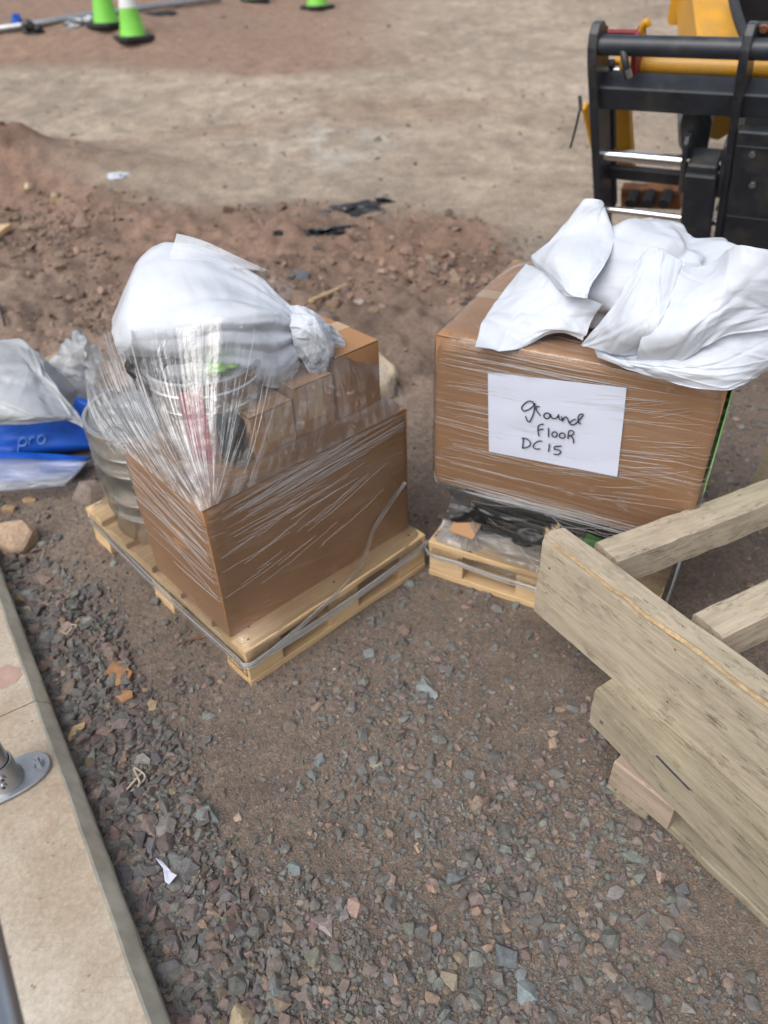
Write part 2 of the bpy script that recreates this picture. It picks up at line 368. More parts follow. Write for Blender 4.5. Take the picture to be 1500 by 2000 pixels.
def tube(name, pts, r, mt, parent=None, n=12, cap=True, rs=None):
    pts = [np.asarray(p, float) for p in pts]; V = []; F = []; up = None
    for i, p in enumerate(pts):
        t = pts[min(i + 1, len(pts) - 1)] - pts[max(i - 1, 0)]; t = t / (np.linalg.norm(t) + 1e-12)
        if up is None: up = np.array([0, 0, 1.]) if abs(t[2]) < .9 else np.array([1., 0, 0])
        a = np.cross(t, up); a /= np.linalg.norm(a); b = np.cross(a, t); up = b
        rr = r if rs is None else rs[i]
        for k in range(n):
            q = 2 * math.pi * k / n; V.append(p + rr * (math.cos(q) * a + math.sin(q) * b))
    for i in range(len(pts) - 1):
        for k in range(n):
            F.append((i * n + k, i * n + (k + 1) % n, (i + 1) * n + (k + 1) % n, (i + 1) * n + k))
    if cap: F += [tuple(range(n - 1, -1, -1)), tuple(range((len(pts) - 1) * n, len(pts) * n))]
    o = mesh(name, V, F, mt, None, True)
    mark_sharp(o); 
    if parent is not None: keep(o, parent)
    return o
def mark_sharp(o, ang=40):
    me = o.data; bm = bmesh.new(); bm.from_mesh(me)
    for e in bm.edges:
        if len(e.link_faces) == 2 and e.calc_face_angle(0) > math.radians(ang): e.smooth = False
    bm.to_mesh(me); bm.free()
def prism(name, poly, axis_o, ax, ay, az, t0, t1, mt, parent=None, bev=.003):
    """polygon (a,b) in the plane (ax, ay) through axis_o, thick from t0 to t1 along az"""
    o_, ax, ay, az = (np.asarray(q, float) for q in (axis_o, ax, ay, az)); n = len(poly)
    V = [o_ + a * ax + b * ay + t0 * az for a, b in poly] + [o_ + a * ax + b * ay + t1 * az for a, b in poly]
    F = [tuple(range(n - 1, -1, -1)), tuple(range(n, 2 * n))] + [(i, (i + 1) % n, n + (i + 1) % n, n + i) for i in range(n)]
    ob = mesh(name, V, F, mt); bm = bmesh.new(); bm.from_mesh(ob.data)
    bmesh.ops.recalc_face_normals(bm, faces=bm.faces)
    if bev: bmesh.ops.bevel(bm, geom=list(bm.edges), offset=bev, segments=1, affect='EDGES', clamp_overlap=True)
    bm.to_mesh(ob.data); bm.free()
    if parent is not None: keep(ob, parent)
    return ob
def lathe(name, prof, c, mt, parent=None, n=48):
    V = []; F = []
    for i in range(n):
        q = 2 * math.pi * i / n
        for r, z in prof: V.append((c[0] + r * math.cos(q), c[1] + r * math.sin(q), c[2] + z))
    F = grid_faces(n, len(prof), True); o = mesh(name, V, F, mt, None, True); mark_sharp(o, 35)
    if parent is not None: keep(o, parent)
    return o
def catmull(P, n):
    """resample control rows (axis 0) to n rows"""
    P = np.asarray(P, float); k = len(P); t = np.linspace(0, k - 1, n); i = np.clip(t.astype(int), 0, k - 2); f = (t - i).reshape(-1, *([1] * (P.ndim - 1)))
    g = lambda j: P[np.clip(j, 0, k - 1)]
    a, b, c, d = g(i - 1), g(i), g(i + 1), g(i + 2)
    return .5 * (2 * b + (c - a) * f + (2 * a - 5 * b + 4 * c - d) * f ** 2 + (3 * b - a - 3 * c + d) * f ** 3)
def crumple(S, T, k, amp, seed, w0=.05, w1=.25):
    r = np.random.default_rng(seed); v = np.zeros_like(S)
    for _ in range(k):
        q = r.random() * 6.283; c = r.random() * 1.4 - .2; d = (math.cos(q) * (S - .5) + math.sin(q) * (T - .5) + .5) - c
        wd = w0 + w1 * r.random()
        v += r.normal() * np.maximum(0, 1 - np.abs(d) / wd) * wd
    return amp * v / (v.std() + 1e-9)
def normals(P):
    du = np.gradient(P, axis=0); dv = np.gradient(P, axis=1); n = np.cross(du, dv)
    return n / (np.linalg.norm(n, axis=2, keepdims=True) + 1e-9)
def ribbon_strokes(name, strokes, fn, wd, mt, parent=None, lift=.0006):
    """pen strokes: 2-D polylines -> fn(a,b) gives 3-D point, fn.n the normal"""
    V = []; F = []
    for s in strokes:
        p = catmull(np.array(s, float), max(6, len(s) * 5)); q = np.array([fn(a, b) for a, b in p])
        for i in range(len(q)):
            t = q[min(i + 1, len(q) - 1)] - q[max(i - 1, 0)]; t /= np.linalg.norm(t) + 1e-12
            sd_ = np.cross(fn.n, t); V += [q[i] + sd_ * wd / 2 + fn.n * lift, q[i] - sd_ * wd / 2 + fn.n * lift]
            if i: k = len(V); F.append((k - 4, k - 3, k - 1, k - 2))
    o = mesh(name, V, F, mt)
    if parent is not None: keep(o, parent)
    return o

# ------------------------------------------------------------------ terrain
def rubble_mask(x, y):
    yh = np.interp(x, [-6, -3.2, -2.4, -1.2, 0, .8, 1.2], [6.6, 6.3, 5.9, 5.0, 4.7, 4.55, 4.4])
    wob = fbm(x * 1.3, y * 1.3, 3) * .9
    m_ = sm(1.95, 2.7, y + wob * .6) * (1 - sm(-.25, .35, y - yh + wob)) * (1 - sm(.62, .95, x + wob * .25))
    return m_
def terr(x, y):
    x = np.asarray(x, float); y = np.asarray(y, float)
    yy = np.minimum(y, 17)
    z = .078 * .6 * np.log1p(np.exp(np.clip((yy - 4.2) / .6, -20, 20)))
    z = z + .03 * fbm(x * .7, y * .7, 11) * sm(2, 4, y)
    r = rubble_mask(x, y)
    z = z + r * (.02 + .14 * fbm(x * 2.2, y * 2.2, 21) + .12 * np.abs(fbm(x * 6, y * 6, 31, 3)) + .085 * fbm(x * 15, y * 15, 41, 3))
    z = z + .30 * np.exp(-((x + 2.9) / 1.05) ** 2 - ((y - 5.85) / .5) ** 2) * (1 + .6 * fbm(x * 4, y * 4, 51))
    z = z + .25 * sm(0, .8, (y - (9.9 - .10 * (x + 4) ))) * sm(-1, -3, x) * .8      # red bank beyond the cones, left
    z = z + .012 * fbm(x * 5, y * 5, 61) * sm(.0, .1, y) + .006 * fbm(x * 22, y * 22, 71)
    z = z + (.03 * fbm(x * 3, y * 3, 81) + .03 * fbm(x * 9, y * 9, 82)) * sm(4.6, 6, y)
    rl = y - .18 * x - 7.4; z = z - .035 * (np.exp(-(rl / .16) ** 2) + np.exp(-((rl - 1.7) / .17) ** 2) + .7 * np.exp(-((rl + .55) / .12) ** 2)) * (.6 + .4 * np.sin((x + .3 * y) * 14))
    return z
def gp(px, py):
    d = ray(px, py); t = .3
    for _ in range(1200):
        p = CP + d * t; h = p[2] - float(terr(p[0], p[1]))
        if h < .0005: break
        t += max(.0006, h * .35)
    return CP + d * t
def soil_color(x, y):
    base = np.array([.240, .192, .155]); red = np.array([.270, .180, .135]); track = np.array([.385, .325, .258]); pale = np.array([.47, .44, .39])
    darkr = np.array([.19, .112, .082])
    n = fbm(x * .9, y * .9, 5)[:, None]; n2 = fbm(x * 3.1, y * 3.1, 15)[:, None]
    c = base * (1 + n2 * .5)
    f = sm(3.6, 5.2, y + n[:, 0] * 1.5)[:, None]; n4 = fbm(x * 9, y * 6, 65)[:, None]; c = c * (1 - f) + (track * (1 + n * .6 + n2 * .45 + n4 * .5)) * f
    st = sm(.12, .32, fbm(x * .35 + 3, (y - .25 * x) * 1.7, 25))[:, None] * f; c = c * (1 - st * .75) + np.array([.30, .215, .155]) * st * .75
    gq = (np.exp(-((x + .30) / .42) ** 2 - ((y - 6.35) / .6) ** 2) * sm(-.16, .08, fbm(x * 4, y * 4, 35)))[:, None]; c = c * (1 - .95 * gq) + pale * 1.1 * .95 * gq
    gr = (sm(.75, 1.1, x + n[:, 0]) * sm(2.3, 3.2, y) * (1 - sm(4, 5, y)))[:, None]; c = c * (1 - .5 * gr) + np.array([.27, .24, .205]) * .5 * gr
    yh_ = np.interp(x, [-6, -3.2, -2.4, -1.2, 0, .8, 1.2], [6.6, 6.3, 5.9, 5.0, 4.7, 4.55, 4.4]); cr_ = np.exp(-((y - yh_ + .5) / .9) ** 2)[:, None]
    r = rubble_mask(x, y)[:, None]; rc = np.array([.262, .200, .160]) * (1 - cr_) + red * cr_; c = c * (1 - r * .9) + (rc * (1 + n2 * .9 + n * .5)) * r * .9
    md = np.exp(-((x + 2.7) / 1.1) ** 2 - ((y - 6.0) / .5) ** 2)[:, None]; c = c * (1 - md * .75) + darkr * md * .75
    yb = 9.1 - .22 * (x + 3)
    bk = (sm(-.1, .5, y - yb + n[:, 0] * .8) * sm(1.2, -.8, x) )[:, None]; c = c * (1 - .85 * bk) + red * 1.05 * .85 * bk
    return np.clip(c, .02, .9)

ang_f = np.linspace(math.radians(-52), math.radians(52), 460); ang_b = np.linspace(math.radians(52), math.radians(308), 50)[1:-1]
ANG = np.concatenate([ang_f, ang_b]); RR = np.concatenate([[.05, .3], np.geomspace(.55, 22, 520), np.geomspace(24, 150, 12)])
GA, GR = np.meshgrid(ANG, RR, indexing='ij'); GX = GR * np.sin(GA); GY = -.25 + GR * np.cos(GA)
GZ = terr(GX, GY); V = np.stack([GX.ravel(), GY.ravel(), GZ.ravel()], 1)
na, nr = GX.shape; ii = np.arange(na)[:, None] * nr + np.arange(nr - 1)[None]; jj = ((np.arange(na) + 1) % na)[:, None] * nr + np.arange(nr - 1)[None]
Q = np.stack([ii.ravel(), ii.ravel() + 1, jj.ravel() + 1, jj.ravel()], 1)
ground = fastmesh('ground', V, Q, M['soil'], True, soil_color(GX.ravel(), GY.ravel()), 'soil'); tag(ground, kind='structure')

# ------------------------------------------------------------------ stones
def hull(pts):
    bm = bmesh.new()
    for p in pts: bm.verts.new(p)
    r_ = bmesh.ops.convex_hull(bm, input=bm.verts); bmesh.ops.delete(bm, geom=[v for v in bm.verts if not v.link_faces], context='VERTS')
    bmesh.ops.triangulate(bm, faces=bm.faces); bm.verts.index_update()
    V = np.array([v.co[:] for v in bm.verts]); T = np.array([[v.index for v in f.verts] for f in bm.faces]); bm.free(); return V, T
def stone_shape(n, seed, rounded=0.0):
    r = np.random.default_rng(seed); p = r.normal(size=(n, 3)); p /= np.linalg.norm(p, axis=1)[:, None]
    p *= (1 - (1 - rounded) * .45 * r.random((n, 1))); p *= np.array([1, .72 + .25 * r.random(), .42 + .3 * r.random()])
    return hull(p)
PROT = [stone_shape(8 + k % 9, 100 + k, .1 + .07 * (k % 8)) for k in range(20)] + [stone_shape(20, 200 + k, .85) for k in range(4)]
GRITP = [stone_shape(6, 300 + k) for k in range(6)]
PAL = np.array([[.145, .155, .155], [.175, .185, .18], [.125, .13, .135], [.20, .205, .195], [.19, .155, .145], [.215, .165, .145], [.155, .13, .13],
                [.27, .205, .16], [.33, .25, .185], [.165, .185, .175], [.135, .145, .15], [.24, .19, .165]])
PALW = np.array([14, 12, 9, 7, 9, 7, 8, 5, 2.5, 10, 9, 6.]); PALW /= PALW.sum()
REDP = np.array([[.27, .18, .135], [.30, .205, .155], [.23, .15, .115], [.33, .24, .185], [.17, .13, .11], [.33, .25, .2], [.15, .14, .14]])
REDW = np.array([26, 24, 20, 10, 10, 4, 4.]); REDW /= REDW.sum()
def rotz_tilt(n, tilt, r):
    a = r.random(n) * 6.283; b = r.normal(0, tilt, n); c = r.normal(0, tilt, n)
    ca, sa, cb, sb, cc, scn = np.cos(a), np.sin(a), np.cos(b), np.sin(b), np.cos(c), np.sin(c); z = np.zeros(n); o = np.ones(n)
    Z = np.stack([np.stack([ca, -sa, z], 1), np.stack([sa, ca, z], 1), np.stack([z, z, o], 1)], 1)
    X = np.stack([np.stack([o, z, z], 1), np.stack([z, cb, -sb], 1), np.stack([z, sb, cb], 1)], 1)
    Y = np.stack([np.stack([cc, z, scn], 1), np.stack([z, o, z], 1), np.stack([-scn, z, cc], 1)], 1)
    return Z @ X @ Y
def scatter(name, xy, size, prot, pal, pw, tilt, sink, label, seed, cat, smallcol=.14):
    r = np.random.default_rng(seed); n = len(xy); z = terr(xy[:, 0], xy[:, 1]); Rm = rotz_tilt(n, tilt, r)
    pid = r.integers(0, len(prot), n); ci = r.choice(len(pal), n, p=pw); col = pal[ci] * (1 + r.normal(0, smallcol, (n, 1))) * (1 + r.normal(0, .03, (n, 3)))
    Vs, Ts, Cs = [], [], []; off = 0
    for k in range(len(prot)):
        s = np.where(pid == k)[0]
        if not len(s): continue
        pv, pt = prot[k]; st = np.stack([np.ones(len(s)), .8 + .4 * r.random(len(s)), .75 + .5 * r.random(len(s))], 1)
        P = np.einsum('nij,nvj->nvi', Rm[s], pv[None] * (size[s, None] * st)[:, None, :])
        P[:, :, 0] += xy[s, 0][:, None]; P[:, :, 1] += xy[s, 1][:, None]; P[:, :, 2] += (z[s] + size[s] * sink)[:, None]
        Vs.append(P.reshape(-1, 3)); Ts.append((pt[None] + (np.arange(len(s)) * len(pv))[:, None, None] + off).reshape(-1, 3))
        Cs.append(np.repeat(col[s], len(pv), 0)); off += len(s) * len(pv)
    o = fastmesh(name, np.concatenate(Vs), np.concatenate(Ts), M['stone'], False, np.clip(np.concatenate(Cs) * .70 + np.array([.255, .2, .16]) * .17, .01, 1))
    tag(o, label, cat, None, 'stuff'); return o
# slab line (plan): top edge through SA with direction SD, stones stay on +SN side
SD = np.array([.53, -.848]); SN = np.array([.848, .53]); SOFF = -.0815  # a little inside the outer edge
def side(xy): return xy @ SN - SOFF
F1 = np.array([-.332, 1.179]); TH1 = .741; U1 = np.array([math.cos(TH1), math.sin(TH1)]); W1 = np.array([-math.sin(TH1), math.cos(TH1)])
def in_pallet1(xy, mrg=0.0):
    a = (xy - F1) @ U1; b = (xy - F1) @ W1; return (a > -mrg) & (a < .6 + mrg) & (b > -mrg) & (b < .8 + mrg)
def sample_near(n, r, y0, y1):
    y = y0 + (y1 - y0) * r.random(n) ** 1.25; x = (r.random(n) * 2 - 1) * (.30 + .62 * y)
    return np.stack([x, y], 1)
r_ = np.random.default_rng(11)
xy = sample_near(95000, r_, .36, 2.35)
dn = .24 + 1.9 * fbm(xy[:, 0] * 3.3, xy[:, 1] * 3.3, 91) + .5 * fbm(xy[:, 0] * 12, xy[:, 1] * 12, 92)
dn += .36 * (1 - sm(.62, 1.02, xy[:, 1])) - .22 * np.exp(-((xy[:, 0] + .33) / .16) ** 2 - ((xy[:, 1] - .98) / .16) ** 2) - .1 * sm(1.1, 1.5, xy[:, 1]) * sm(-.5, -.2, xy[:, 0])
sdist = side(xy); dn += .7 * np.exp(-np.maximum(sdist, 0) / .10)
ok = (sdist > .012) & (r_.random(len(xy)) < np.clip(dn, .05, 1)) & ~in_pallet1(xy, .0); xy = xy[ok]; sdist = sdist[ok]
size = np.clip(np.exp(r_.normal(math.log(.0041), .62, len(xy))), .0017, .021)
size *= 1 + 2.0 * np.exp(-np.maximum(sdist, 0) / .075); size = np.minimum(size, .030)
gravel = scatter('gravel', xy, size, PROT, PAL, PALW, .35, .12, 'grey, purple and tan crushed stone chips covering the foreground', 12, 'gravel')
xy = sample_near(50000, r_, .36, 2.3); ok = (side(xy) > .008); xy = xy[ok]
grit = scatter('grit', xy, np.clip(np.exp(r_.normal(math.log(.0021), .38, len(xy))), .001, .005), GRITP,
               np.concatenate([PAL, [[.24, .18, .135], [.22, .165, .125], [.27, .2, .15]]]), np.concatenate([PALW * .76, [.08, .08, .08]]), .8, .2,
               'fine sandy grit and stone dust between the chips', 13, 'grit')
n = 5200; a_ = -1.75 + 2.0 * r_.random(n); d_ = .004 + .20 * r_.random(n) ** 2.2; xy = SD[None] * a_[:, None] + SN[None] * (SOFF + .012 + d_)[:, None]; ok = ~in_pallet1(xy, .01); xy = xy[ok]; d_ = d_[ok]
kst = scatter('kerb_stones', xy, np.clip(np.exp(r_.normal(math.log(.0105), .42, len(xy))), .005, .026), PROT, PAL * np.array([.80, .78, .80]), PALW, .5, .25 + 0 * 1, 'dark chunky broken stones packed along the slab edge', 17, 'stones')
xy = sample_near(75000, r_, .36, 2.3); ok = (side(xy) > .01) & ~in_pallet1(xy, 0) & (r_.random(len(xy)) < np.clip(.62 + 1.2 * fbm(xy[:, 0] * 5, xy[:, 1] * 5, 95), .12, 1)); xy = xy[ok]
FINEP = [stone_shape(7, 400 + k, .3) for k in range(10)]
scatter('fine_gravel', xy, np.clip(np.exp(r_.normal(math.log(.0030), .35, len(xy))), .0015, .0065), FINEP, PAL * 1.08, PALW, .45, .1, 'fine grey and brown chippings trodden into the soil', 18, 'gravel')
# rubble of the red earth bank and track
n = 42000; y = 1.9 + 5.2 * r_.random(n) ** 1.3; x = (r_.random(n) * 2 - 1) * (.35 + .68 * y); xy = np.stack([x, y], 1)
rm = rubble_mask(x, y); ok = (r_.random(n) < rm * np.clip(.35 + 3.2 * fbm(x * 1.6, y * 1.6, 93), .04, 1)); xy = xy[ok]
size = np.clip(np.exp(r_.normal(math.log(.012), .6, len(xy))), .005, .06)
rubble = scatter('rubble', xy, size, PROT, REDP, REDW, .5, .15, 'reddish clods and broken stone of the churned earth bank', 14, 'rubble')
n = 20000; y = 3.2 + 11 * r_.random(n) ** 1.5; x = (r_.random(n) * 2 - 1) * (.4 + .7 * y); xy = np.stack([x, y], 1)
ok = (rubble_mask(x, y) < .4) & (r_.random(n) < .25 + fbm(x * 1.2, y * 1.2, 94)); xy = xy[ok]
trackst = scatter('track_stones', xy, np.clip(np.exp(r_.normal(math.log(.012), .55, len(xy))), .005, .05), PROT, np.concatenate([PAL * 1.15, REDP * 1.1]),
                  np.concatenate([PALW * .5, REDW * .5]), .3, .0, 'small stones pressed into the pale haul track', 15, 'stones')
n = 5200; y = 1.7 + 2.6 * r_.random(n); x = .5 + 1.8 * r_.random(n); xy = np.stack([x, y], 1); ok = (rubble_mask(x, y) < .5); xy = xy[ok]
scatter('side_gravel', xy, np.clip(np.exp(r_.normal(math.log(.008), .5, len(xy))), .004, .025), PROT, PAL, PALW, .35, .1, 'loose grey chips on the ground right of the wrapped carton', 16, 'gravel')

def stone(px, py, wpx, hpx, col, label, group=None, name='stone', cat='stone', rounded=0.0, flat=.6, seed=None, npts=13, lift=.25, yaw=None, detail=0):
    seed = seed if seed is not None else int(px * 7 + py); p = gp(px, py + hpx * .25); dep = (p - CP) @ fwd
    rx = wpx * dep / FPX / 2; ry = max(hpx * dep / FPX / 2, rx * .35)
    r = np.random.default_rng(seed); q = r.normal(size=(npts, 3)); q /= np.linalg.norm(q, axis=1)[:, None]; q *= (1 - (1 - rounded) * .38 * r.random((npts, 1)))
    V_, T_ = hull(q)
    if detail:
        bm = bmesh.new(); vs = [bm.verts.new(v) for v in V_]
        for t in T_: bm.faces.new([vs[i] for i in t])
        bmesh.ops.subdivide_edges(bm, edges=list(bm.edges), cuts=detail, use_grid_fill=True)
        bmesh.ops.triangulate(bm, faces=bm.faces); bmesh.ops.smooth_vert(bm, verts=bm.verts, factor=.5, use_axis_x=True, use_axis_y=True, use_axis_z=True)
        bm.verts.index_update()
        V_ = np.array([v.co[:] for v in bm.verts]); T_ = np.array([[v.index for v in f.verts] for f in bm.faces]); bm.free()
        V_ = V_ * (1 + .22 * fbm(V_[:, 0] * 3 + V_[:, 2] * 2, V_[:, 1] * 3 - V_[:, 2], seed))[:, None]
    V_ = V_ / np.abs(V_).max(0); ya = R.uniform(-.5, .5) if yaw is None else yaw
    V_ = V_ * np.array([rx, ry * 1.15, max(rx, ry) * flat]); c, s = math.cos(ya), math.sin(ya)
    V_ = np.stack([V_[:, 0] * c - V_[:, 1] * s, V_[:, 0] * s + V_[:, 1] * c, V_[:, 2]], 1)
    o = fastmesh(name, V_, T_, M['stone'], False, np.tile(np.array(col), (len(V_), 1)))
    o.location = (p[0], p[1], float(terr(p[0], p[1])) + max(rx, ry) * flat * lift)
    return tag(o, label, cat, group)

# ------------------------------------------------------------------ concrete slab along the left
SLZ = .08; TOFF = -.0958
slab = empty('concrete_slab', (*(SN * TOFF + SD * -.6), 0)); tag(slab, 'beige stained concrete slab with chamfered edge along the left', None, None, 'structure')
def slab_pt(s, t, z): q = SN * (TOFF + t) + SD * s; return (q[0], q[1], z)
seam_s = float(at(62, 1372, SLZ)[:2] @ SD)
for k, (s0, s1) in enumerate(((-2.6, seam_s - .0015), (seam_s + .0015, .35))):
    ss = np.linspace(s0, s1, 70); r = np.random.default_rng(40 + k); V = []
    prof = [(-.75, -.05), (-.75, SLZ), (-.4, SLZ), (-.12, SLZ), (-.004, SLZ), (.001, SLZ - .002), (.020, SLZ - .021), (.024, SLZ - .026), (.027, -.05)]
    e1 = fbm(ss * 14, ss * 0 + k, 7) * .006; e2 = fbm(ss * 40, ss * 0 + k, 8) * .004
    for i, s in enumerate(ss):
        for j, (t, z) in enumerate(prof):
            jt = (e1[i] if 3 < j < 6 else e1[i] * .6 + e2[i] if j >= 6 else 0); V.append(slab_pt(s, t + jt, z))
    F = grid_faces(len(ss), len(prof)); npf = len(prof); F += [tuple(range(npf - 1, -1, -1)), tuple((len(ss) - 1) * npf + q for q in range(npf))]
    o = mesh('slab_section', V, F, M['concrete'], None, False); keep(o, slab)
    o.data.materials.append(M['edge']); mi = [1 if (i < (len(ss) - 1) * (npf - 1) and i % (npf - 1) >= 4) else 0 for i in range(len(o.data.polygons))]; o.data.polygons.foreach_set('material_index', mi)
sp_ = at(8, 1322, SLZ); st_ = [(.040 * math.cos(6.283 * i / 28) * (1 + .12 * math.sin(i * 2.3)), .034 * math.sin(6.283 * i / 28) * (1 + .1 * math.cos(i * 1.7))) for i in range(28)]
prism('stain', st_, (sp_[0], sp_[1], SLZ), (1, 0, 0), (0, 1, 0), (0, 0, 1), .0004, .0008, M['stain'], slab, 0)
# ------------------------------------------------------------------ rail post on the slab
pc = at(14, 1528, SLZ)[:2]
gr = empty('guard_rail', (*pc, SLZ)); tag(gr, 'galvanised guard rail with bolted flange base on the concrete slab', 'guard rail')
fl = []
for i in range(48):
    q = 2 * math.pi * i / 48; a, b = math.cos(q), math.sin(q)
    fl.append((.088 * np.sign(a) * abs(a) ** .85, .047 * np.sign(b) * abs(b) ** .9))
fd = at(90, 1490, SLZ)[:2] - pc; fd /= np.linalg.norm(fd); fn_ = np.array([-fd[1], fd[0]])
prism('flange', fl, (*pc, SLZ + .0005), (*fd, 0), (*fn_, 0), (0, 0, 1), 0, .009, M['galv'], gr, .002)
lathe('socket', [(.036, .0), (.036, .006), (.031, .014), (.0305, .058), (.0295, .061), (.026, .061), (.026, .02)], (*pc, SLZ + .0095), M['galv'], gr, 40)
tube('pipe', [(*pc, SLZ + .02), (*pc, SLZ + 1.0)], .0245, M['steelpipe'], gr, 32)
for k, s in enumerate((1, -1)):
    bp_ = pc + fd * .066 * s
    lathe('bolt', [(.0, .02), (.005, .02), (.005, .009), (.0095, .009), (.0095, .003), (.012, .003), (.012, 0)], (*bp_, SLZ + .0095), M['galv'], gr, 8)
tocam = -pc / np.linalg.norm(pc)
for k, (rot, zz) in enumerate(((-.25, .022), (-.12, .043))):
    c_, s_ = math.cos(rot), math.sin(rot); d2 = np.array([tocam[0] * c_ - tocam[1] * s_, tocam[0] * s_ + tocam[1] * c_])
    p0 = np.array([*(pc + d2 * .028), SLZ + .0095 + zz]); tube('set_screw', [p0, p0 + np.array([*d2, 0]) * .009], .0065, M['galv'], gr, 12)
    tube('screw_socket', [p0 + np.array([*d2, 0]) * .0088, p0 + np.array([*d2, 0]) * .0096], .0032, M['black'], gr, 6)
rz = .62; ra = np.array([*at(-40, 1830, rz)]); rb = np.array([*at(60, 2120, rz)])
rdir = np.array([*SD, 0.])
tube('rail', [ra - rdir * .1, ra + rdir * .75], .021, M['steelpipe'], gr, 24)

# ------------------------------------------------------------------ pallets
def pallet(name, origin, u, w_, lu, lw, h, label, seed, wood='pine', tilt=0):
    root = empty(name, (*origin, 0)); tag(root, label, 'pallet', 'wrapped load pallets'); o3 = np.array([*origin, 0.])
    u3 = np.array([*u, 0.]); w3 = np.array([*w_, 0.]); m_ = M[wood]; r = random.Random(seed)
    tb, bb = .020, .020; sb = .018
    nb = 6; wd = [.098, .095, .098, .095, .098, .098]; gap = (lw - sum(wd)) / (nb - 1); b = 0
    for k in range(nb):
        me = board_mesh(lu, wd[k], tb, 6, .002, .0008, seed + k)
        place(me, 'deck_board', m_, o3 + w3 * (b + wd[k] / 2) + np.array([0, 0, h - tb / 2]), u3, root); b += wd[k] + gap
    for k, a in enumerate((.05, lu / 2, lu - .05)):
        me = board_mesh(lw, .098, sb, 6, .002, .0008, seed + 20 + k)
        place(me, 'stringer_board', m_, o3 + u3 * a + np.array([0, 0, h - tb - sb / 2 - .0004]), w3, root)
    bh = h - tb - sb - bb - .0012; bmsh = board_mesh(.098, .098, bh, 2, .003, .0006, seed + 30)
    for k, a in enumerate((.051, lu / 2, lu - .051)):
        for j, c in enumerate((.051, lw / 2, lw - .051)):
            place(bmsh, 'block', m_, o3 + u3 * (a - .049) + w3 * c + np.array([0, 0, bb + .0004 + bh / 2]), u3, root)
    for k, c in enumerate((.05, lw / 2, lw - .05)):
        me = board_mesh(lu, .098, bb, 6, .002, .0008, seed + 40 + k)
        place(me, 'bottom_board', m_, o3 + w3 * c + np.array([0, 0, bb / 2 + .0002]), u3, root)
    return root
H1 = .122
pal1 = pallet('pallet', F1, U1, W1, .6, .8, H1, 'new pine pallet under the load topped by the knotted white sack', 500)
def P1(a, b, z): q = F1 + a * U1 + b * W1; return np.array([q[0], q[1], z])
# stamp burnt into the front corner block (on the side facing -u)
class StampFn:
    n = np.array([-U1[0], -U1[1], 0.])
    def __call__(self, a, b): return P1(.0015, .10 - a * .098, .022 + b * .06)
ribbon_strokes('burnt_stamp', [[(.12, .1), (.88, .1)], [(.88, .1), (.88, .92)], [(.88, .92), (.12, .92)], [(.12, .92), (.12, .1)], [(.22, .25), (.22, .5)],
    [(.32, .25), (.42, .5), (.5, .25)], [(.58, .25), (.58, .5), (.72, .5), (.72, .25), (.58, .25)], [(.22, .65), (.36, .82), (.5, .65)], [(.58, .65), (.76, .65), (.76, .82), (.58, .82)]],
    StampFn(), .003, M['burn'], pal1, .0012)
# nails in the front deck board
for k, (a, b) in enumerate(((.03, .03), (.055, .062), (.30, .035), (.31, .068), (.565, .03), (.56, .066))):
    p = P1(a, b, H1); lathe('nail', [(0, .0012), (.0025, .0012), (.0025, -.001)], p, M['black'], pal1, 8)

# right pallet
P2O = np.array([.118, 1.556]); P2U = np.array([.870, -.493]); P2U /= np.linalg.norm(P2U); P2W = np.array([-P2U[1], P2U[0]])
pal2 = pallet('pallet', P2O, P2U, P2W, .6, .8, H1, 'pine pallet under the large carton with the handwritten sheet', 600)
def P2(a, b, z): q = P2O + a * P2U + b * P2W; return np.array([q[0], q[1], z])

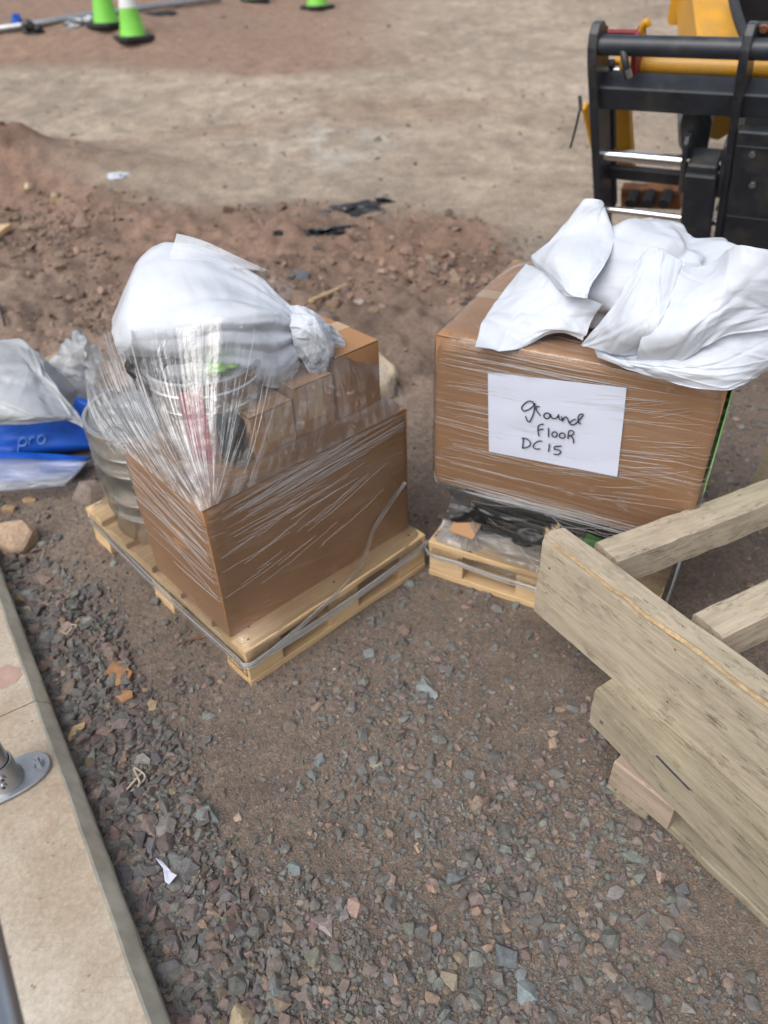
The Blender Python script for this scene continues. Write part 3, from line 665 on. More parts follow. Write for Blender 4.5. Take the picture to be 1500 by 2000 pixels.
# ------------------------------------------------------------------ cartons
def carton(name, c0, u, w_, lu, lw, z0, h, mt, label, seed, tape=True, bulge=.004, group=None, front=False):
    """closed carton: shell, four top flaps with a seam and tape"""
    u3 = np.array([*u, 0.]); w3 = np.array([*w_, 0.]); o3 = np.array([*c0, z0]); root = empty(name, tuple(o3 + u3 * lu / 2 + w3 * lw / 2)); tag(root, label, 'box', group)
    n = 14; V = []; F = []; r = np.random.default_rng(seed)
    def face(fn, nu, nv, nrm):
        b = len(V)
        for i in range(nu + 1):
            for j in range(nv + 1):
                s, t = i / nu, j / nv; d = bulge * (math.sin(math.pi * s) * math.sin(math.pi * t)) * (.6 + .8 * float(vnoise(s * 3 + seed, t * 3)))
                V.append(fn(s, t) + nrm * d)
        for i in range(nu):
            for j in range(nv):
                a = b + i * (nv + 1) + j; F.append((a, a + nv + 1, a + nv + 2, a + 1))
    Z = np.array([0, 0, 1.])
    face(lambda s, t: o3 + u3 * lu * s + Z * h * t, n, n, -w3); face(lambda s, t: o3 + w3 * lw + u3 * lu * (1 - s) + Z * h * t, n, n, w3)
    face(lambda s, t: o3 + w3 * lw * (1 - s) + Z * h * t, n, n, -u3); face(lambda s, t: o3 + u3 * lu + w3 * lw * s + Z * h * t, n, n, u3)
    face(lambda s, t: o3 + u3 * lu * s + w3 * lw * (1 - t), 2, 2, -Z * 0)
    sh = mesh('shell', V, F, mt, None, True); bm = bmesh.new(); bm.from_mesh(sh.data); bmesh.ops.remove_doubles(bm, verts=bm.verts, dist=.0003)
    bmesh.ops.recalc_face_normals(bm, faces=bm.faces); bm.to_mesh(sh.data); bm.free(); mark_sharp(sh, 30); keep(sh, root)
    for k in (0, 1):           # outer flaps meeting along the middle
        bfl = 0 if k == 0 else lw / 2 + .001; lf = lw / 2 - .001
        poly = [(.001, bfl + .0005), (lu - .001, bfl + .0005), (lu - .001, bfl + lf - .0005), (.001, bfl + lf - .0005)]
        prism('flap', poly, o3 + Z * h, u3, w3, Z, .0003, .0042, mt, root, .0012)
    if tape:
        prism('tape', [(-.0005, lw / 2 - .024), (lu + .0005, lw / 2 - .024), (lu + .0005, lw / 2 + .024), (-.0005, lw / 2 + .024)], o3 + Z * h, u3, w3, Z, .0044, .0049, M['brown'], root, 0)
    if front: prism('front_tape', [(lu / 2 - .022, h * .30), (lu / 2 + .022, h * .30), (lu / 2 + .022, h + .004), (lu / 2 - .022, h + .004)], o3, u3, Z, -w3, bulge + .0015, bulge + .0022, M['brown'], root, 0)
    return root
B1H = .376; B1U = np.array([math.cos(.726), math.sin(.726)]); B1W = np.array([-B1U[1], B1U[0]]); B1C = np.array([-.372, 1.229])
carton('carton', B1C, B1U, B1W, .585, .345, H1 + .001, B1H - .005, M['card'], 'large brown carton under clear film on the left pallet', 3)
def BX(a, b, z): q = B1C + a * B1U + b * B1W; return np.array([q[0], q[1], z])
ZT = H1 + .001 + B1H - .005 + .0055
carton('carton', BX(.185, .072, 0)[:2], B1U, B1W, .114, .25, ZT, .106, M['card2'], 'small brown carton next to the tin pail, left of two alike', 4, bulge=.005, front=True)
e3u = np.array([math.cos(.70), math.sin(.70)]); carton('carton', BX(.309, .080, 0)[:2], e3u, np.array([-e3u[1], e3u[0]]), .112, .24, ZT, .124, M['card2'], 'small brown carton below the sack knot, right of two alike', 5, bulge=.005, front=True)
carton('carton', BX(.432, .075, 0)[:2], B1U, B1W, .135, .255, ZT, .158, M['card'], 'small upright brown carton at the right end of the left load', 6)
# vertical tape on the small carton front
# pail with label on the big carton
pcn = at(385, 716, .70) + np.array([.002, .040, 0]); PZ = ZT; PR = .125; PH = .70 - ZT
pail = empty('tin_pail', (pcn[0], pcn[1], PZ)); tag(pail, 'open shiny tin pail with a red label under the white sack', 'pail')
lathe('body', [(0, .003), (PR * .93, .0), (PR * .94, .01), (PR * .955, PH * .25), (PR * .985, PH * .62), (PR * 1.005, PH * .64), (PR * .985, PH * .66), (PR * .99, PH * .82), (PR * 1.01, PH * .84),
      (PR * .99, PH * .86), (PR, PH - .012), (PR + .006, PH - .006), (PR + .006, PH), (PR - .002, PH + .002), (PR - .006, PH - .004), (PR * .94, .02), (0, .012)], (pcn[0], pcn[1], PZ), M['tin'], pail, 64)
V = []; q0 = math.atan2(-pcn[1], -pcn[0]) - .28
for i in range(9):
    for z in (PH * .06, PH * .6, PH * .93): q = q0 - .22 + .40 * i / 8; rr = PR * (.955 + .045 * z / PH) + .0035; V.append((pcn[0] + rr * math.cos(q), pcn[1] + rr * math.sin(q), PZ + z))
keep(mesh('label', V, grid_faces(9, 3), M['label'], None, True), pail)
q = q0 + .42; ex = np.array([pcn[0] + (PR * 1.0) * math.cos(q), pcn[1] + PR * math.sin(q), PZ + PH * .72]); dr = np.array([math.cos(q), math.sin(q), 0])
tube('handle_ear', [ex - dr * .002, ex + dr * .009], .014, M['tin'], pail, 20)
tube('handle_ear', [ex + dr * .009, ex + dr * .014], .006, M['tin'], pail, 12)
gpts = []
for i in range(24):
    t = i / 23; a2 = q + .2 + 1.9 * t; gpts.append((pcn[0] + (PR + .014) * math.cos(a2), pcn[1] + (PR + .014) * math.sin(a2), PZ + PH * .72 - .075 * math.sin(math.pi * t)))
tube('wire_handle', gpts, .0022, M['tin'], pail, 8)
# crumpled grey bag with green print inside the pail
def blob(name, c, rad, mt, seed, parent=None, crk=30, amp=.02, n=(72, 40), flatb=None, power=1.0, smooth=True, w0=.12, w1=.4):
    th = np.linspace(0, 2 * math.pi, n[0], endpoint=False)[:, None]; ph = np.linspace(-math.pi / 2, math.pi / 2, n[1])[None]
    d = np.stack([np.cos(ph) * np.cos(th), np.cos(ph) * np.sin(th), np.sin(ph) + 0 * th], 2)
    r = np.random.default_rng(seed); v = np.zeros(d.shape[:2])
    for _ in range(crk):
        a = r.normal(size=3); a /= np.linalg.norm(a); wd = w0 + w1 * r.random(); dd = d @ a - r.uniform(-.7, .7); v += r.normal() * np.maximum(0, 1 - np.abs(dd) / wd) * wd
    v *= amp / (v.std() + 1e-9); P = d * np.array(rad) * (1 + v[..., None] / min(rad))
    P = P + np.array(c)
    if flatb is not None: P[..., 2] = np.maximum(P[..., 2], flatb + .004 * v / (abs(v).max() + 1e-9))
    V = P.reshape(-1, 3); o = mesh(name, V, grid_faces(n[0], n[1], True), mt, None, smooth)
    if parent is not None: keep(o, parent)
    return o
gb = blob('plastic_bag', (pcn[0], pcn[1], PZ + PH - .05), (.10, .10, .045), M['clear'], 61, amp=.008); tag(gb, 'crumpled grey plastic bag inside the tin pail', 'bag')
gs = blob('green_scrap', (pcn[0] + .045, pcn[1] - .03, PZ + PH - .012), (.028, .018, .010), M['greenleaf'], 62, amp=.005, n=(28, 16)); tag(gs, 'small green wrapper lying in the tin pail', 'wrapper')
# black bag piece between pail and carton
bb_ = blob('black_bag', BX(.165, .12, ZT + .045), (.03, .045, .05), M['blackbag'], 63, amp=.008, n=(40, 24), flatb=ZT + .001); tag(bb_, 'crumpled black plastic piece wedged beside the tin pail', 'bag')
b2_ = blob('black_bag', BX(.13, .30, ZT + .16), (.07, .06, .05), M['blackbag'], 64, amp=.01, n=(40, 24)); tag(b2_, 'black bag in the gap under the knotted white sack', 'bag')
# steel drum standing on the pallet behind the carton
dc = P1(.175, .60, 0); DR, DH = .160, .34
drum = empty('steel_drum', (dc[0], dc[1], H1)); tag(drum, 'shiny ribbed steel drum standing behind the large left carton', 'drum')
pr = [(0, .004), (DR - .004, .002), (DR, .008)]
for zr in (.08, .13, .22, .27): pr += [(DR, zr - .012), (DR + .005, zr), (DR, zr + .012)]
pr += [(DR, DH - .015), (DR + .006, DH - .008), (DR + .006, DH), (DR - .003, DH), (DR - .006, DH - .012), (0, DH - .012)]
lathe('body', pr, (dc[0], dc[1], H1 + .001), M['tin'], drum, 72)

# ------------------------------------------------------------------ knotted white sack on the left load
sc_c = np.array([-.36, 1.60, .765]); kn = aty(584, 640, 1.555)
ax = kn - sc_c; ax /= np.linalg.norm(ax); kc = aty(612, 668, 1.56)
sack = empty('white_sack', (sc_c[0], sc_c[1], .64)); tag(sack, 'full white plastic sack with a gathered knot on top of the left load', 'sack')
def fold_sheet(name, ctrl, res, mt, parent, seed, pleat, amp, thick=.003, knot_col=1.0):
    """thin sack skin from a net of control points, pleats run along the columns and sharpen towards the knot"""
    C = np.array([[aty(*c) for c in row] for row in ctrl]); P = catmull(C, res[0]); P = catmull(P.transpose(1, 0, 2), res[1]).transpose(1, 0, 2)
    S, T = np.meshgrid(np.linspace(0, 1, res[0]), np.linspace(0, 1, res[1]), indexing='ij'); n_ = normals(P); cen = P.reshape(-1, 3).mean(0) + np.array([0, .08, -.05])
    if ((P - cen) * n_).sum(-1).mean() < 0: n_ = -n_
    r = np.random.default_rng(seed); d = np.zeros_like(S)
    for _ in range(40):
        c = r.random(); wd = .015 + .06 * r.random() ** 2; sl = r.normal(0, .12); g0 = r.uniform(-.5, .6)
        d += r.normal(0, 1) * np.maximum(0, 1 - np.abs(S - c - sl * (1 - T) * (1 - T)) / (wd * (1 + 1.2 * (1 - T)))) * sm(g0, g0 + .6, T) * (.5 + .5 * T)
    d = pleat * d + crumple(S, T, 12, amp, seed + 1, .12, .4) + .35 * crumple(S, T, 50, amp, seed + 2, .03, .12) + .15 * crumple(S, T, 90, amp, seed + 3, .012, .04)
    d *= sm(-.02, .1, 1 - np.abs(2 * S - 1) * .98); P = P + n_ * d[..., None]
    B = P - n_ * thick; a, b = res; V = np.concatenate([P.reshape(-1, 3), B.reshape(-1, 3)]); F = grid_faces(a, b); n0 = a * b
    F2 = [tuple(n0 + i for i in f[::-1]) for f in F]; ring = [i * b for i in range(a)] + [(a - 1) * b + j for j in range(1, b)] + [i * b + b - 1 for i in range(a - 2, -1, -1)] + [j for j in range(b - 2, 0, -1)]
    o = mesh(name, V, F + F2 + [(ring[i], ring[(i + 1) % len(ring)], ring[(i + 1) % len(ring)] + n0, ring[i] + n0) for i in range(len(ring))], mt, None, True)
    bm = bmesh.new(); bm.from_mesh(o.data); bmesh.ops.recalc_face_normals(bm, faces=bm.faces); bm.to_mesh(o.data); bm.free(); return keep(o, parent)
fold_sheet('body', [
    [(236, 668, 1.74), (290, 600, 1.84), (351, 590, 1.86), (409, 590, 1.86), (466, 600, 1.82), (524, 615, 1.76), (574, 630, 1.66)],
    [(228, 640, 1.72), (288, 530, 1.78), (351, 505, 1.79), (409, 508, 1.79), (466, 530, 1.76), (524, 565, 1.70), (573, 608, 1.63)],
    [(226, 628, 1.66), (284, 510, 1.69), (348, 483, 1.69), (409, 485, 1.69), (466, 509, 1.67), (524, 548, 1.635), (573, 600, 1.60)],
    [(222, 650, 1.60), (258, 580, 1.575), (338, 556, 1.56), (410, 556, 1.555), (470, 572, 1.555), (530, 593, 1.555), (578, 616, 1.57)],
    [(226, 680, 1.58), (256, 664, 1.51), (345, 650, 1.475), (425, 630, 1.47), (480, 622, 1.485), (538, 616, 1.525), (582, 634, 1.558)],
    [(231, 694, 1.60), (284, 700, 1.55), (370, 702, 1.51), (440, 696, 1.49), (500, 704, 1.49), (550, 704, 1.505), (588, 668, 1.552)],
    [(240, 698, 1.63), (300, 710, 1.61), (380, 724, 1.58), (447, 732, 1.535), (505, 753, 1.52), (550, 759, 1.53), (584, 725, 1.555)]],
    (150, 150), M['sack'], sack, 211, .0055, .0060)
fold_sheet('knot', [
    [(566, 606, 1.60), (590, 603, 1.60), (622, 614, 1.60), (642, 636, 1.61)],
    [(574, 622, 1.565), (604, 620, 1.55), (634, 640, 1.555), (652, 664, 1.585)],
    [(580, 640, 1.55), (606, 645, 1.53), (636, 672, 1.545), (652, 696, 1.575)],
    [(582, 658, 1.55), (602, 676, 1.535), (624, 706, 1.545), (638, 722, 1.57)],
    [(578, 676, 1.56), (590, 704, 1.55), (604, 728, 1.555), (616, 736, 1.575)]], (90, 90), M['sack'], sack, 223, .0030, .0055)
fold_sheet('tail', [
    [(612, 640, 1.60), (640, 632, 1.62), (662, 650, 1.64)], [(606, 680, 1.575), (640, 690, 1.60), (668, 690, 1.63)], [(600, 720, 1.565), (626, 734, 1.585), (650, 730, 1.61)]], (60, 60), M['sack'], sack, 227, .002, .0045)

# ------------------------------------------------------------------ taut stretch film
def ob_box(c, ax, half, off=.004):
    c, ax, half = np.asarray(c, float), np.asarray(ax, float), np.asarray(half, float) + off
    def f(P):
        q = (P - c) @ ax.T; ins = (np.abs(q) < half).all(-1)
        if ins.any():
            qi = q[ins]; pen = half - np.abs(qi); pen[:, 2] = np.where(qi[:, 2] < 0, 9, pen[:, 2]); k = pen.argmin(1); r = np.arange(len(qi))
            qi[r, k] = np.sign(qi[r, k]) * half[k]; P[ins] = c + qi @ ax
        return P
    return f
def ob_cyl(c, r, z0, z1, off=.004):
    def f(P):
        d = P[..., :2] - np.asarray(c[:2]); l = np.linalg.norm(d, axis=-1); ins = (l < r + off) & (P[..., 2] < z1 + off) & (P[..., 2] > z0)
        rd = r + off - l; up = z1 + off - P[..., 2]; side_ = ins & (rd <= up); top = ins & (rd > up)
        P[side_, :2] = np.asarray(c[:2]) + d[side_] * ((r + off) / (l[side_] + 1e-9))[:, None]; P[top, 2] = z1 + off
        return P
    return f
def ob_ell(c, rad):
    c, rad = np.asarray(c, float), np.asarray(rad, float)
    def f(P):
        q = (P - c) / rad; l = np.linalg.norm(q, axis=-1); ins = l < 1
        P[ins] = c + (P - c)[ins] / (l[ins] + 1e-6)[:, None]; return P
    return f
def membrane(ring, zs, obs, center, nu=84, nv=34, coarse=420, fine=70, pull=.0025, slack=500, up=3, vw=.9, wr=.0016, seed=0, ragged=0.0):
    nv = len(zs) if False else nv; zz = np.interp(np.linspace(0, 1, nv), np.linspace(0, 1, len(zs)), zs)
    tt = np.linspace(0, 1, nu, endpoint=False); base = ring(tt); P = np.zeros((nu, nv, 3)); c2 = np.asarray(center[:2])
    for j in range(nv):
        P[:, j, :2] = c2 + (base - c2) * (1 + .22 * min(1, j / 4)); P[:, j, 2] = zz[j]
    P[:, 0, :2] = base
    def relax(P, n, pull, zt):
        for it in range(n):
            Q = .5 * (np.roll(P, 1, 0) + np.roll(P, -1, 0)); v = Q.copy()
            v[:, 1:-1] = (Q[:, 1:-1] + vw * .5 * (P[:, 2:] + P[:, :-2])) / (1 + vw)
            N_ = P + .85 * (v - P)
            if pull: d = c2 - N_[:, 1:, :2]; l = np.linalg.norm(d, axis=-1, keepdims=True); N_[:, 1:, :2] += d / (l + 1e-6) * np.minimum(pull, l * .5)
            N_[:, 0] = P[:, 0]; N_[:, -1, 2] = zt; N_[..., 2] = .7 * N_[..., 2] + .3 * P[..., 2]
            for f in obs: N_ = f(N_)
            P = N_
        return P
    tz = lambda k: zz[-1] + ragged * (np.sin(np.linspace(0, 6.283, k, endpoint=False) * 3 + 1) + .7 * np.sin(np.linspace(0, 6.283, k, endpoint=False) * 7 + 2) + .4 * np.sin(np.linspace(0, 6.283, k, endpoint=False) * 17))
    P = relax(P, coarse, pull, tz(nu)); P = relax(P, slack, 0, tz(nu))
    nf, mf = nu * up, nv * up; iu = np.arange(nf) / up; i0 = iu.astype(int); fu = (iu - i0)[:, None, None]; P = P[i0 % nu] * (1 - fu) + P[(i0 + 1) % nu] * fu
    jv = np.linspace(0, nv - 1, mf); j0 = np.minimum(jv.astype(int), nv - 2); fv = (jv - j0)[None, :, None]; P = P[:, j0] * (1 - fv) + P[:, j0 + 1] * fv
    P = relax(P, fine, 0, tz(nf))
    n_ = normals(P); S = (np.arange(nf) / nf)[:, None]; T = (np.arange(mf) / mf)[None]
    d = wr * (fbm(S * 18, (T + .3 * S) * 80, seed, 3) + .7 * fbm(S * 60, T * 30, seed + 3, 2)) * sm(0, .06, T + 0 * S); P = P + n_ * d[..., None]
    uv = np.stack([S + 0 * T, T + 0 * S], 2).reshape(-1, 2)
    return P, uv
def rect_ring(Pf, lu, lw, off=.004):
    per = 2 * (lu + lw)
    def f(tt):
        out = []
        for t in tt:
            d = t * per
            if d < lu: a, b = d, -off
            elif d < lu + lw: a, b = lu + off, d - lu
            elif d < 2 * lu + lw: a, b = lu - (d - lu - lw), lw + off
            else: a, b = -off, lw - (d - 2 * lu - lw)
            out.append(Pf(a, b, 0)[:2])
        return np.array(out)
    return f
def axes2(u): return np.array([[u[0], u[1], 0], [-u[1], u[0], 0], [0, 0, 1]])
def film_obj(name, P, uv, mt, parent):
    o = mesh(name, P.reshape(-1, 3), grid_faces(P.shape[0], P.shape[1], True), mt, None, True, uv); keep(o, parent); return o
def creases(name, segs, bvh, cen, mt, parent, seed=0, n=26, lift=.0012):
    """thin raised folds of film: segs = (start, end, width, sag)"""
    r = np.random.default_rng(seed); V = []; F = []
    for a, b, wd, _ in segs:
        a, b = np.asarray(a, float), np.asarray(b, float); pts = []
        ph = r.random() * 6; wob = np.linalg.norm(b - a) * .006
        sdv = np.cross(b - a, np.array([0, 0, 1.])); sdv /= np.linalg.norm(sdv) + 1e-9; upv = np.cross(sdv, b - a); upv /= np.linalg.norm(upv) + 1e-9
        for i in range(n):
            f = i / (n - 1); p = a + (b - a) * f + upv * wob * math.sin(f * 5 + ph)
            h = bvh.find_nearest(Vector(p))
            if h[0] is None: continue
            q = np.array(h[0]); nn = np.array(h[1]); 
            if nn @ (q - cen) < 0: nn = -nn
            pts.append((q, nn))
        for i, (q, nn) in enumerate(pts):
            t = pts[min(i + 1, len(pts) - 1)][0] - pts[max(i - 1, 0)][0]; t /= np.linalg.norm(t) + 1e-9
            s_ = np.cross(nn, t); f = i / (len(pts) - 1); wv = wd * (math.sin(math.pi * min(1, f * .97 + .03)) ** .6) * (.6 + .6 * float(vnoise(f * 9 + ph, ph)))
            V += [q + s_ * wv / 2 + nn * lift * .4, q + nn * (lift + wv * .35), q - s_ * wv / 2 + nn * lift * .4]
            if i: k = len(V); F += [(k - 6, k - 5, k - 2, k - 3), (k - 5, k - 4, k - 1, k - 2)]
    o = mesh(name, V, F, mt, None, False); keep(o, parent); o['kind'] = 'stuff'; return o
def bundle(name, path, r0, ns, mt, parent, seed=0, twist=1.5, n=40):
    """rope of gathered film: several twisted strands in one mesh"""
    path = catmull(np.array(path, float), n); r = np.random.default_rng(seed); V = []; F = []; m6 = 6
    for k in range(ns):
        ph = r.random() * 6.28; rr_ = r0 * (.15 + 1.1 * r.random()); th_ = .0009 + .0022 * r.random() ** 2; b0 = len(V)
        for i in range(n):
            t = path[min(i + 1, n - 1)] - path[max(i - 1, 0)]; t /= np.linalg.norm(t); a = np.cross(t, [0, 0, 1.]); a /= np.linalg.norm(a) + 1e-9; b = np.cross(a, t)
            q = ph + twist * 6.28 * i / n * (.5 + r.random() * .02); c = path[i] + rr_ * (math.cos(q) * a * .35 + math.sin(q) * b)
            for j in range(m6): z = 6.283 * j / m6; V.append(c + th_ * (math.cos(z) * a + math.sin(z) * b) * (.7 + .3 * math.sin(i * .9 + ph)))
        for i in range(n - 1):
            for j in range(m6): F.append((b0 + i * m6 + j, b0 + i * m6 + (j + 1) % m6, b0 + (i + 1) * m6 + (j + 1) % m6, b0 + (i + 1) * m6 + j))
    o = mesh(name, V, F, mt, None, True); keep(o, parent); return o

wrap1 = empty('stretch_film', (*P1(.3, .4, 0)[:2], .05)); tag(wrap1, 'clear creased stretch film wound round the left load and sack', 'stretch film')
c1 = BX(.2925, .1725, H1 + B1H / 2); obs1 = [ob_box(c1, axes2(B1U), (.2925, .1725, B1H / 2)), ob_cyl(dc, DR + .004, H1, H1 + DH), ob_cyl(pcn, PR + .006, PZ, PZ + PH),
    ob_box(BX(.3075, .20, ZT + .06), axes2(B1U), (.1175, .125, .06)), ob_box(BX(.4995, .2025, ZT + .08), axes2(B1U), (.0675, .1275, .08)),
    ob_ell((-.40, 1.63, .755), (.160, .178, .138)), ob_ell((-.30, 1.63, .76), (.155, .17, .135)), ob_ell((-.20, 1.60, .74), (.10, .11, .09)), ob_ell(kc, (.045, .045, .06)), ob_ell((dc[0], dc[1], .45), (.12, .12, .06)), ob_box(P1(.3, .4, .06), axes2(U1), (.298, .398, .0625), .002)]
cen1 = np.array([sc_c[0], sc_c[1], .45])
PF1, uv1 = membrane(rect_ring(P1, .6, .8), [.075, .505], obs1, cen1, seed=3, ragged=.004, nv=22)
film_obj('film', PF1, uv1, M['film'], wrap1)
def bvh_of(P):
    V = [Vector(p) for p in P.reshape(-1, 3)]; return BVHTree.FromPolygons(V, grid_faces(P.shape[0], P.shape[1], True))
# tent of film fanning from the carton corner up to drum, sack and small cartons
ZB = H1 + B1H + .003
tb_f = [0, .10, .20, .28, .34, .70, .78, .88, 1.0]
tb_p = [aty(197, 885, 1.70), BX(-.006, .30, ZB), BX(-.006, .17, ZB), BX(-.006, .05, ZB), BX(-.005, -.005, ZB), BX(.03, -.006, ZB), BX(.18, -.006, ZB), BX(.38, -.006, ZB), BX(.584, -.004, ZB)]
tt_f = [0, .10, .20, .28, .36, .44, .54, .62, .70, .76, .82, .90, 1.0]
tt_p = [aty(176, 790, 1.80), aty(166, 735, 1.80), aty(176, 690, 1.78), aty(206, 650, 1.72), aty(232, 628, 1.60), aty(262, 652, 1.495), aty(345, 640, 1.455), aty(428, 620, 1.45), aty(500, 640, 1.462), aty(565, 690, 1.49), aty(612, 720, 1.515), aty(668, 690, 1.59), aty(722, 673, 1.72)]
nf_, nv_ = 420, 44; ff = np.linspace(0, 1, nf_); Bp = np.stack([np.interp(ff, tb_f, np.array(tb_p)[:, k]) for k in range(3)], 1); Tp = np.stack([np.interp(ff, tt_f, np.array(tt_p)[:, k]) for k in range(3)], 1)
ker = np.hanning(25); ker /= ker.sum()
for k in range(3): Tp[:, k] = np.convolve(np.pad(Tp[:, k], 12, 'edge'), ker, 'valid')
Tp[:, 2] += .008 * np.sin(ff * 31) * vnoise(ff * 15, ff * 0, 3)
vv = np.linspace(0, 1, nv_)[None, :, None]; PT = Bp[:, None] * (1 - vv) + Tp[:, None] * vv; nT_ = normals(PT)
if ((PT - cen1) * nT_).sum(-1).mean() < 0: nT_ = -nT_
hv = np.sin(np.pi * np.linspace(0, 1, nv_))[None]; wid = np.linalg.norm(np.gradient(PT, axis=0), axis=-1) * nf_
rid = np.abs(fbm(ff * 55, ff * 0 + 1, 5, 4))[:, None] * 2 + .6 * np.abs(fbm(ff * 160, ff * 0 + 2, 6, 3))[:, None]
PT = PT + nT_ * (.018 * hv + np.minimum(.006, .012 * wid) * (rid - .35) * (hv ** .5) * (1 - .75 * sm(.64, .78, ff))[:, None] * (.6 + .8 * fbm(ff[:, None] * 20 + 0 * vv[..., 0], vv[..., 0] * 3 + 0 * ff[:, None], 8)))[..., None]
uvT = np.stack([vv[..., 0] + 0 * ff[:, None], ff[:, None] + 0 * vv[..., 0]], 2).reshape(-1, 2)
ten = mesh('film_tent', PT.reshape(-1, 3), grid_faces(nf_, nv_), M['tent'], None, True, uvT); keep(ten, wrap1)
bvT = BVHTree.FromPolygons([Vector(p) for p in PT.reshape(-1, 3)], grid_faces(nf_, nv_)); tsegs = []; q = np.random.default_rng(77)
for k in range(110):
    i_ = int((q.random() ** 1.25 if q.random() < .9 else q.random()) * .74 * nf_); v0 = q.random() * .6; v1 = min(nv_ - 1, int((v0 + .15 + .6 * q.random()) * nv_)); tsegs.append((PT[i_, int(v0 * nv_)], PT[min(nf_ - 1, max(0, i_ + int(q.normal(0, 4)))), v1], .0003 + .0018 * q.random() ** 3, 0))
creases('film_creases', tsegs, bvT, cen1, M['crease'], wrap1, 78)
bv1 = bvh_of(PF1); segs = []; q = np.random.default_rng(21); C0 = BX(0, 0, H1 + B1H)
for k in range(0):      # fan from the carton corner towards drum and pail on the left
    f = q.random(); z = .30 + .52 * f + q.normal(0, .03); tgt = P1(-.02 + .20 * f ** 1.5 + q.normal(0, .02), .50 + q.normal(0, .12) - .10 * f, z); st = C0 + (tgt - C0) * (.0 if q.random() < .6 else q.random() * .5)
    segs.append((st, st + (tgt - st) * q.uniform(.35, 1), .0003 + .0019 * q.random() ** 3, 0))
for k in range(0):      # upright streaks from corner and front edge to the sack
    a = q.random() ** 1.4 * .22; st = BX(a * .5, .004 + .01 * q.random(), H1 + B1H); tgt = BX(.02 + a * 1.5 + q.normal(0, .02), .11 + .05 * q.random(), .70 + .06 * q.random()); f0 = q.random() * .3
    segs.append((st + (tgt - st) * f0, st + (tgt - st) * q.uniform(.6, 1.0), .0003 + .0016 * q.random() ** 3, 0))
for k in range(56):      # long streaks across the right-hand carton face
    z = H1 + B1H - .004 - abs(q.normal(0, .055)); a0 = q.uniform(.0, .35) ** 1.2; a1 = min(.583, a0 + q.uniform(.12, .45)); dz = q.normal(.012, .012) * (a1 - a0) * 2
    segs.append((BX(a0, 0, z - .01), BX(a1, 0, min(H1 + B1H - .002, z + dz)), .0002 + .0013 * q.random() ** 3, 0))
for k in range(18):      # lower sparse streaks
    z = H1 + q.uniform(.08, .26); a0 = q.uniform(0, .3); a1 = a0 + q.uniform(.05, .28); segs.append((BX(a0, 0, z), BX(min(.58, a1), 0, z + (a1 - a0) * .22), .0002 + .0008 * q.random() ** 3, 0))
for k in range(28):      # left face
    z0_ = H1 + q.uniform(.10, .36); b1_ = q.uniform(.1, .45); segs.append((BX(0, 0, z0_), BX(-.01, b1_, z0_ + b1_ * q.uniform(.0, .35)), .0002 + .0012 * q.random() ** 3, 0))
for k in range(0):      # over the sack
    f = q.random(); a = sc_c + np.array([-.2 + .1 * q.random(), -.1 + .05 * q.random(), -.05 + .12 * q.random()]); segs.append((a, a + np.array([.12 + .12 * q.random(), -.06, .03 * q.normal()]), q.uniform(.0004, .0012), 0))
creases('film_creases', segs, bv1, cen1, M['crease'], wrap1, 22)
bundle('film_rope', [P1(-.004, .78, .088), P1(-.012, .4, .082), P1(-.010, .06, .086), P1(-.006, -.006, .088), P1(.06, -.012, .086), P1(.3, -.013, .080), P1(.55, -.010, .088), P1(.602, -.004, .092)], .012, 11, M['rope'], wrap1, 31, .5)
bundle('film_rope', [BX(.573, -.006, H1 + .16), BX(.46, -.012, H1 + .085), P1(.36, .012, H1 + .012), P1(.2, -.008, H1 - .012), P1(.05, -.012, H1 - .03), P1(-.004, -.006, H1 - .034)], .009, 6, M['rope'], wrap1, 32, .7)
# pointed flap of film standing up behind the sack
ptA, ptB, ptC = np.array([*at(345, 456, .985)]), np.array([*at(330, 505, .90)]), np.array([*at(575, 560, .86)])
nS_, V, UVs = 16, [], []
for i in range(nS_):
    f = i / (nS_ - 1)
    top = ptA * (1 - f) + ptC * f + np.array([0, 0, .012 * math.sin(math.pi * f)]); bot = ptB * (1 - f) + (ptC + np.array([-.02, -.02, -.03])) * f + np.array([0, 0, .03 * math.sin(math.pi * f)])
    for j in range(6): g = j / 5; V.append(top * (1 - g) + bot * g + np.array([0, .006 * math.sin(f * 9 + g * 4), 0])); UVs.append((f * .3, g * .2))
fl_ = mesh('film_flap', V, grid_faces(nS_, 6), M['film2'], None, True, UVs); keep(fl_, wrap1)
# scrunched film end at the back left of the drum
cl = at(158, 735, .30); lf = blob('film_end', (cl[0], cl[1] + .05, .33), (.06, .045, .075), M['clear'], 75, wrap1, 90, .010, (90, 50), None, 1, True, .05, .2)

# ------------------------------------------------------------------ right load: carton, sheet, sacks, lower goods
B2O = np.array([.130, 1.545]); B2U = np.array([.880, -.474]); B2U /= np.linalg.norm(B2U); B2W = np.array([-B2U[1], B2U[0]])
B2Z, B2H, B2L, B2D = .332, .39, .605, .52
def BY(a, b, z): q = B2O + a * B2U + b * B2W; return np.array([q[0], q[1], z])
big = carton('carton', B2O, B2U, B2W, B2L, B2D, B2Z, B2H - .004, M['card'], 'large brown carton carrying the handwritten white sheet', 8, bulge=.006)
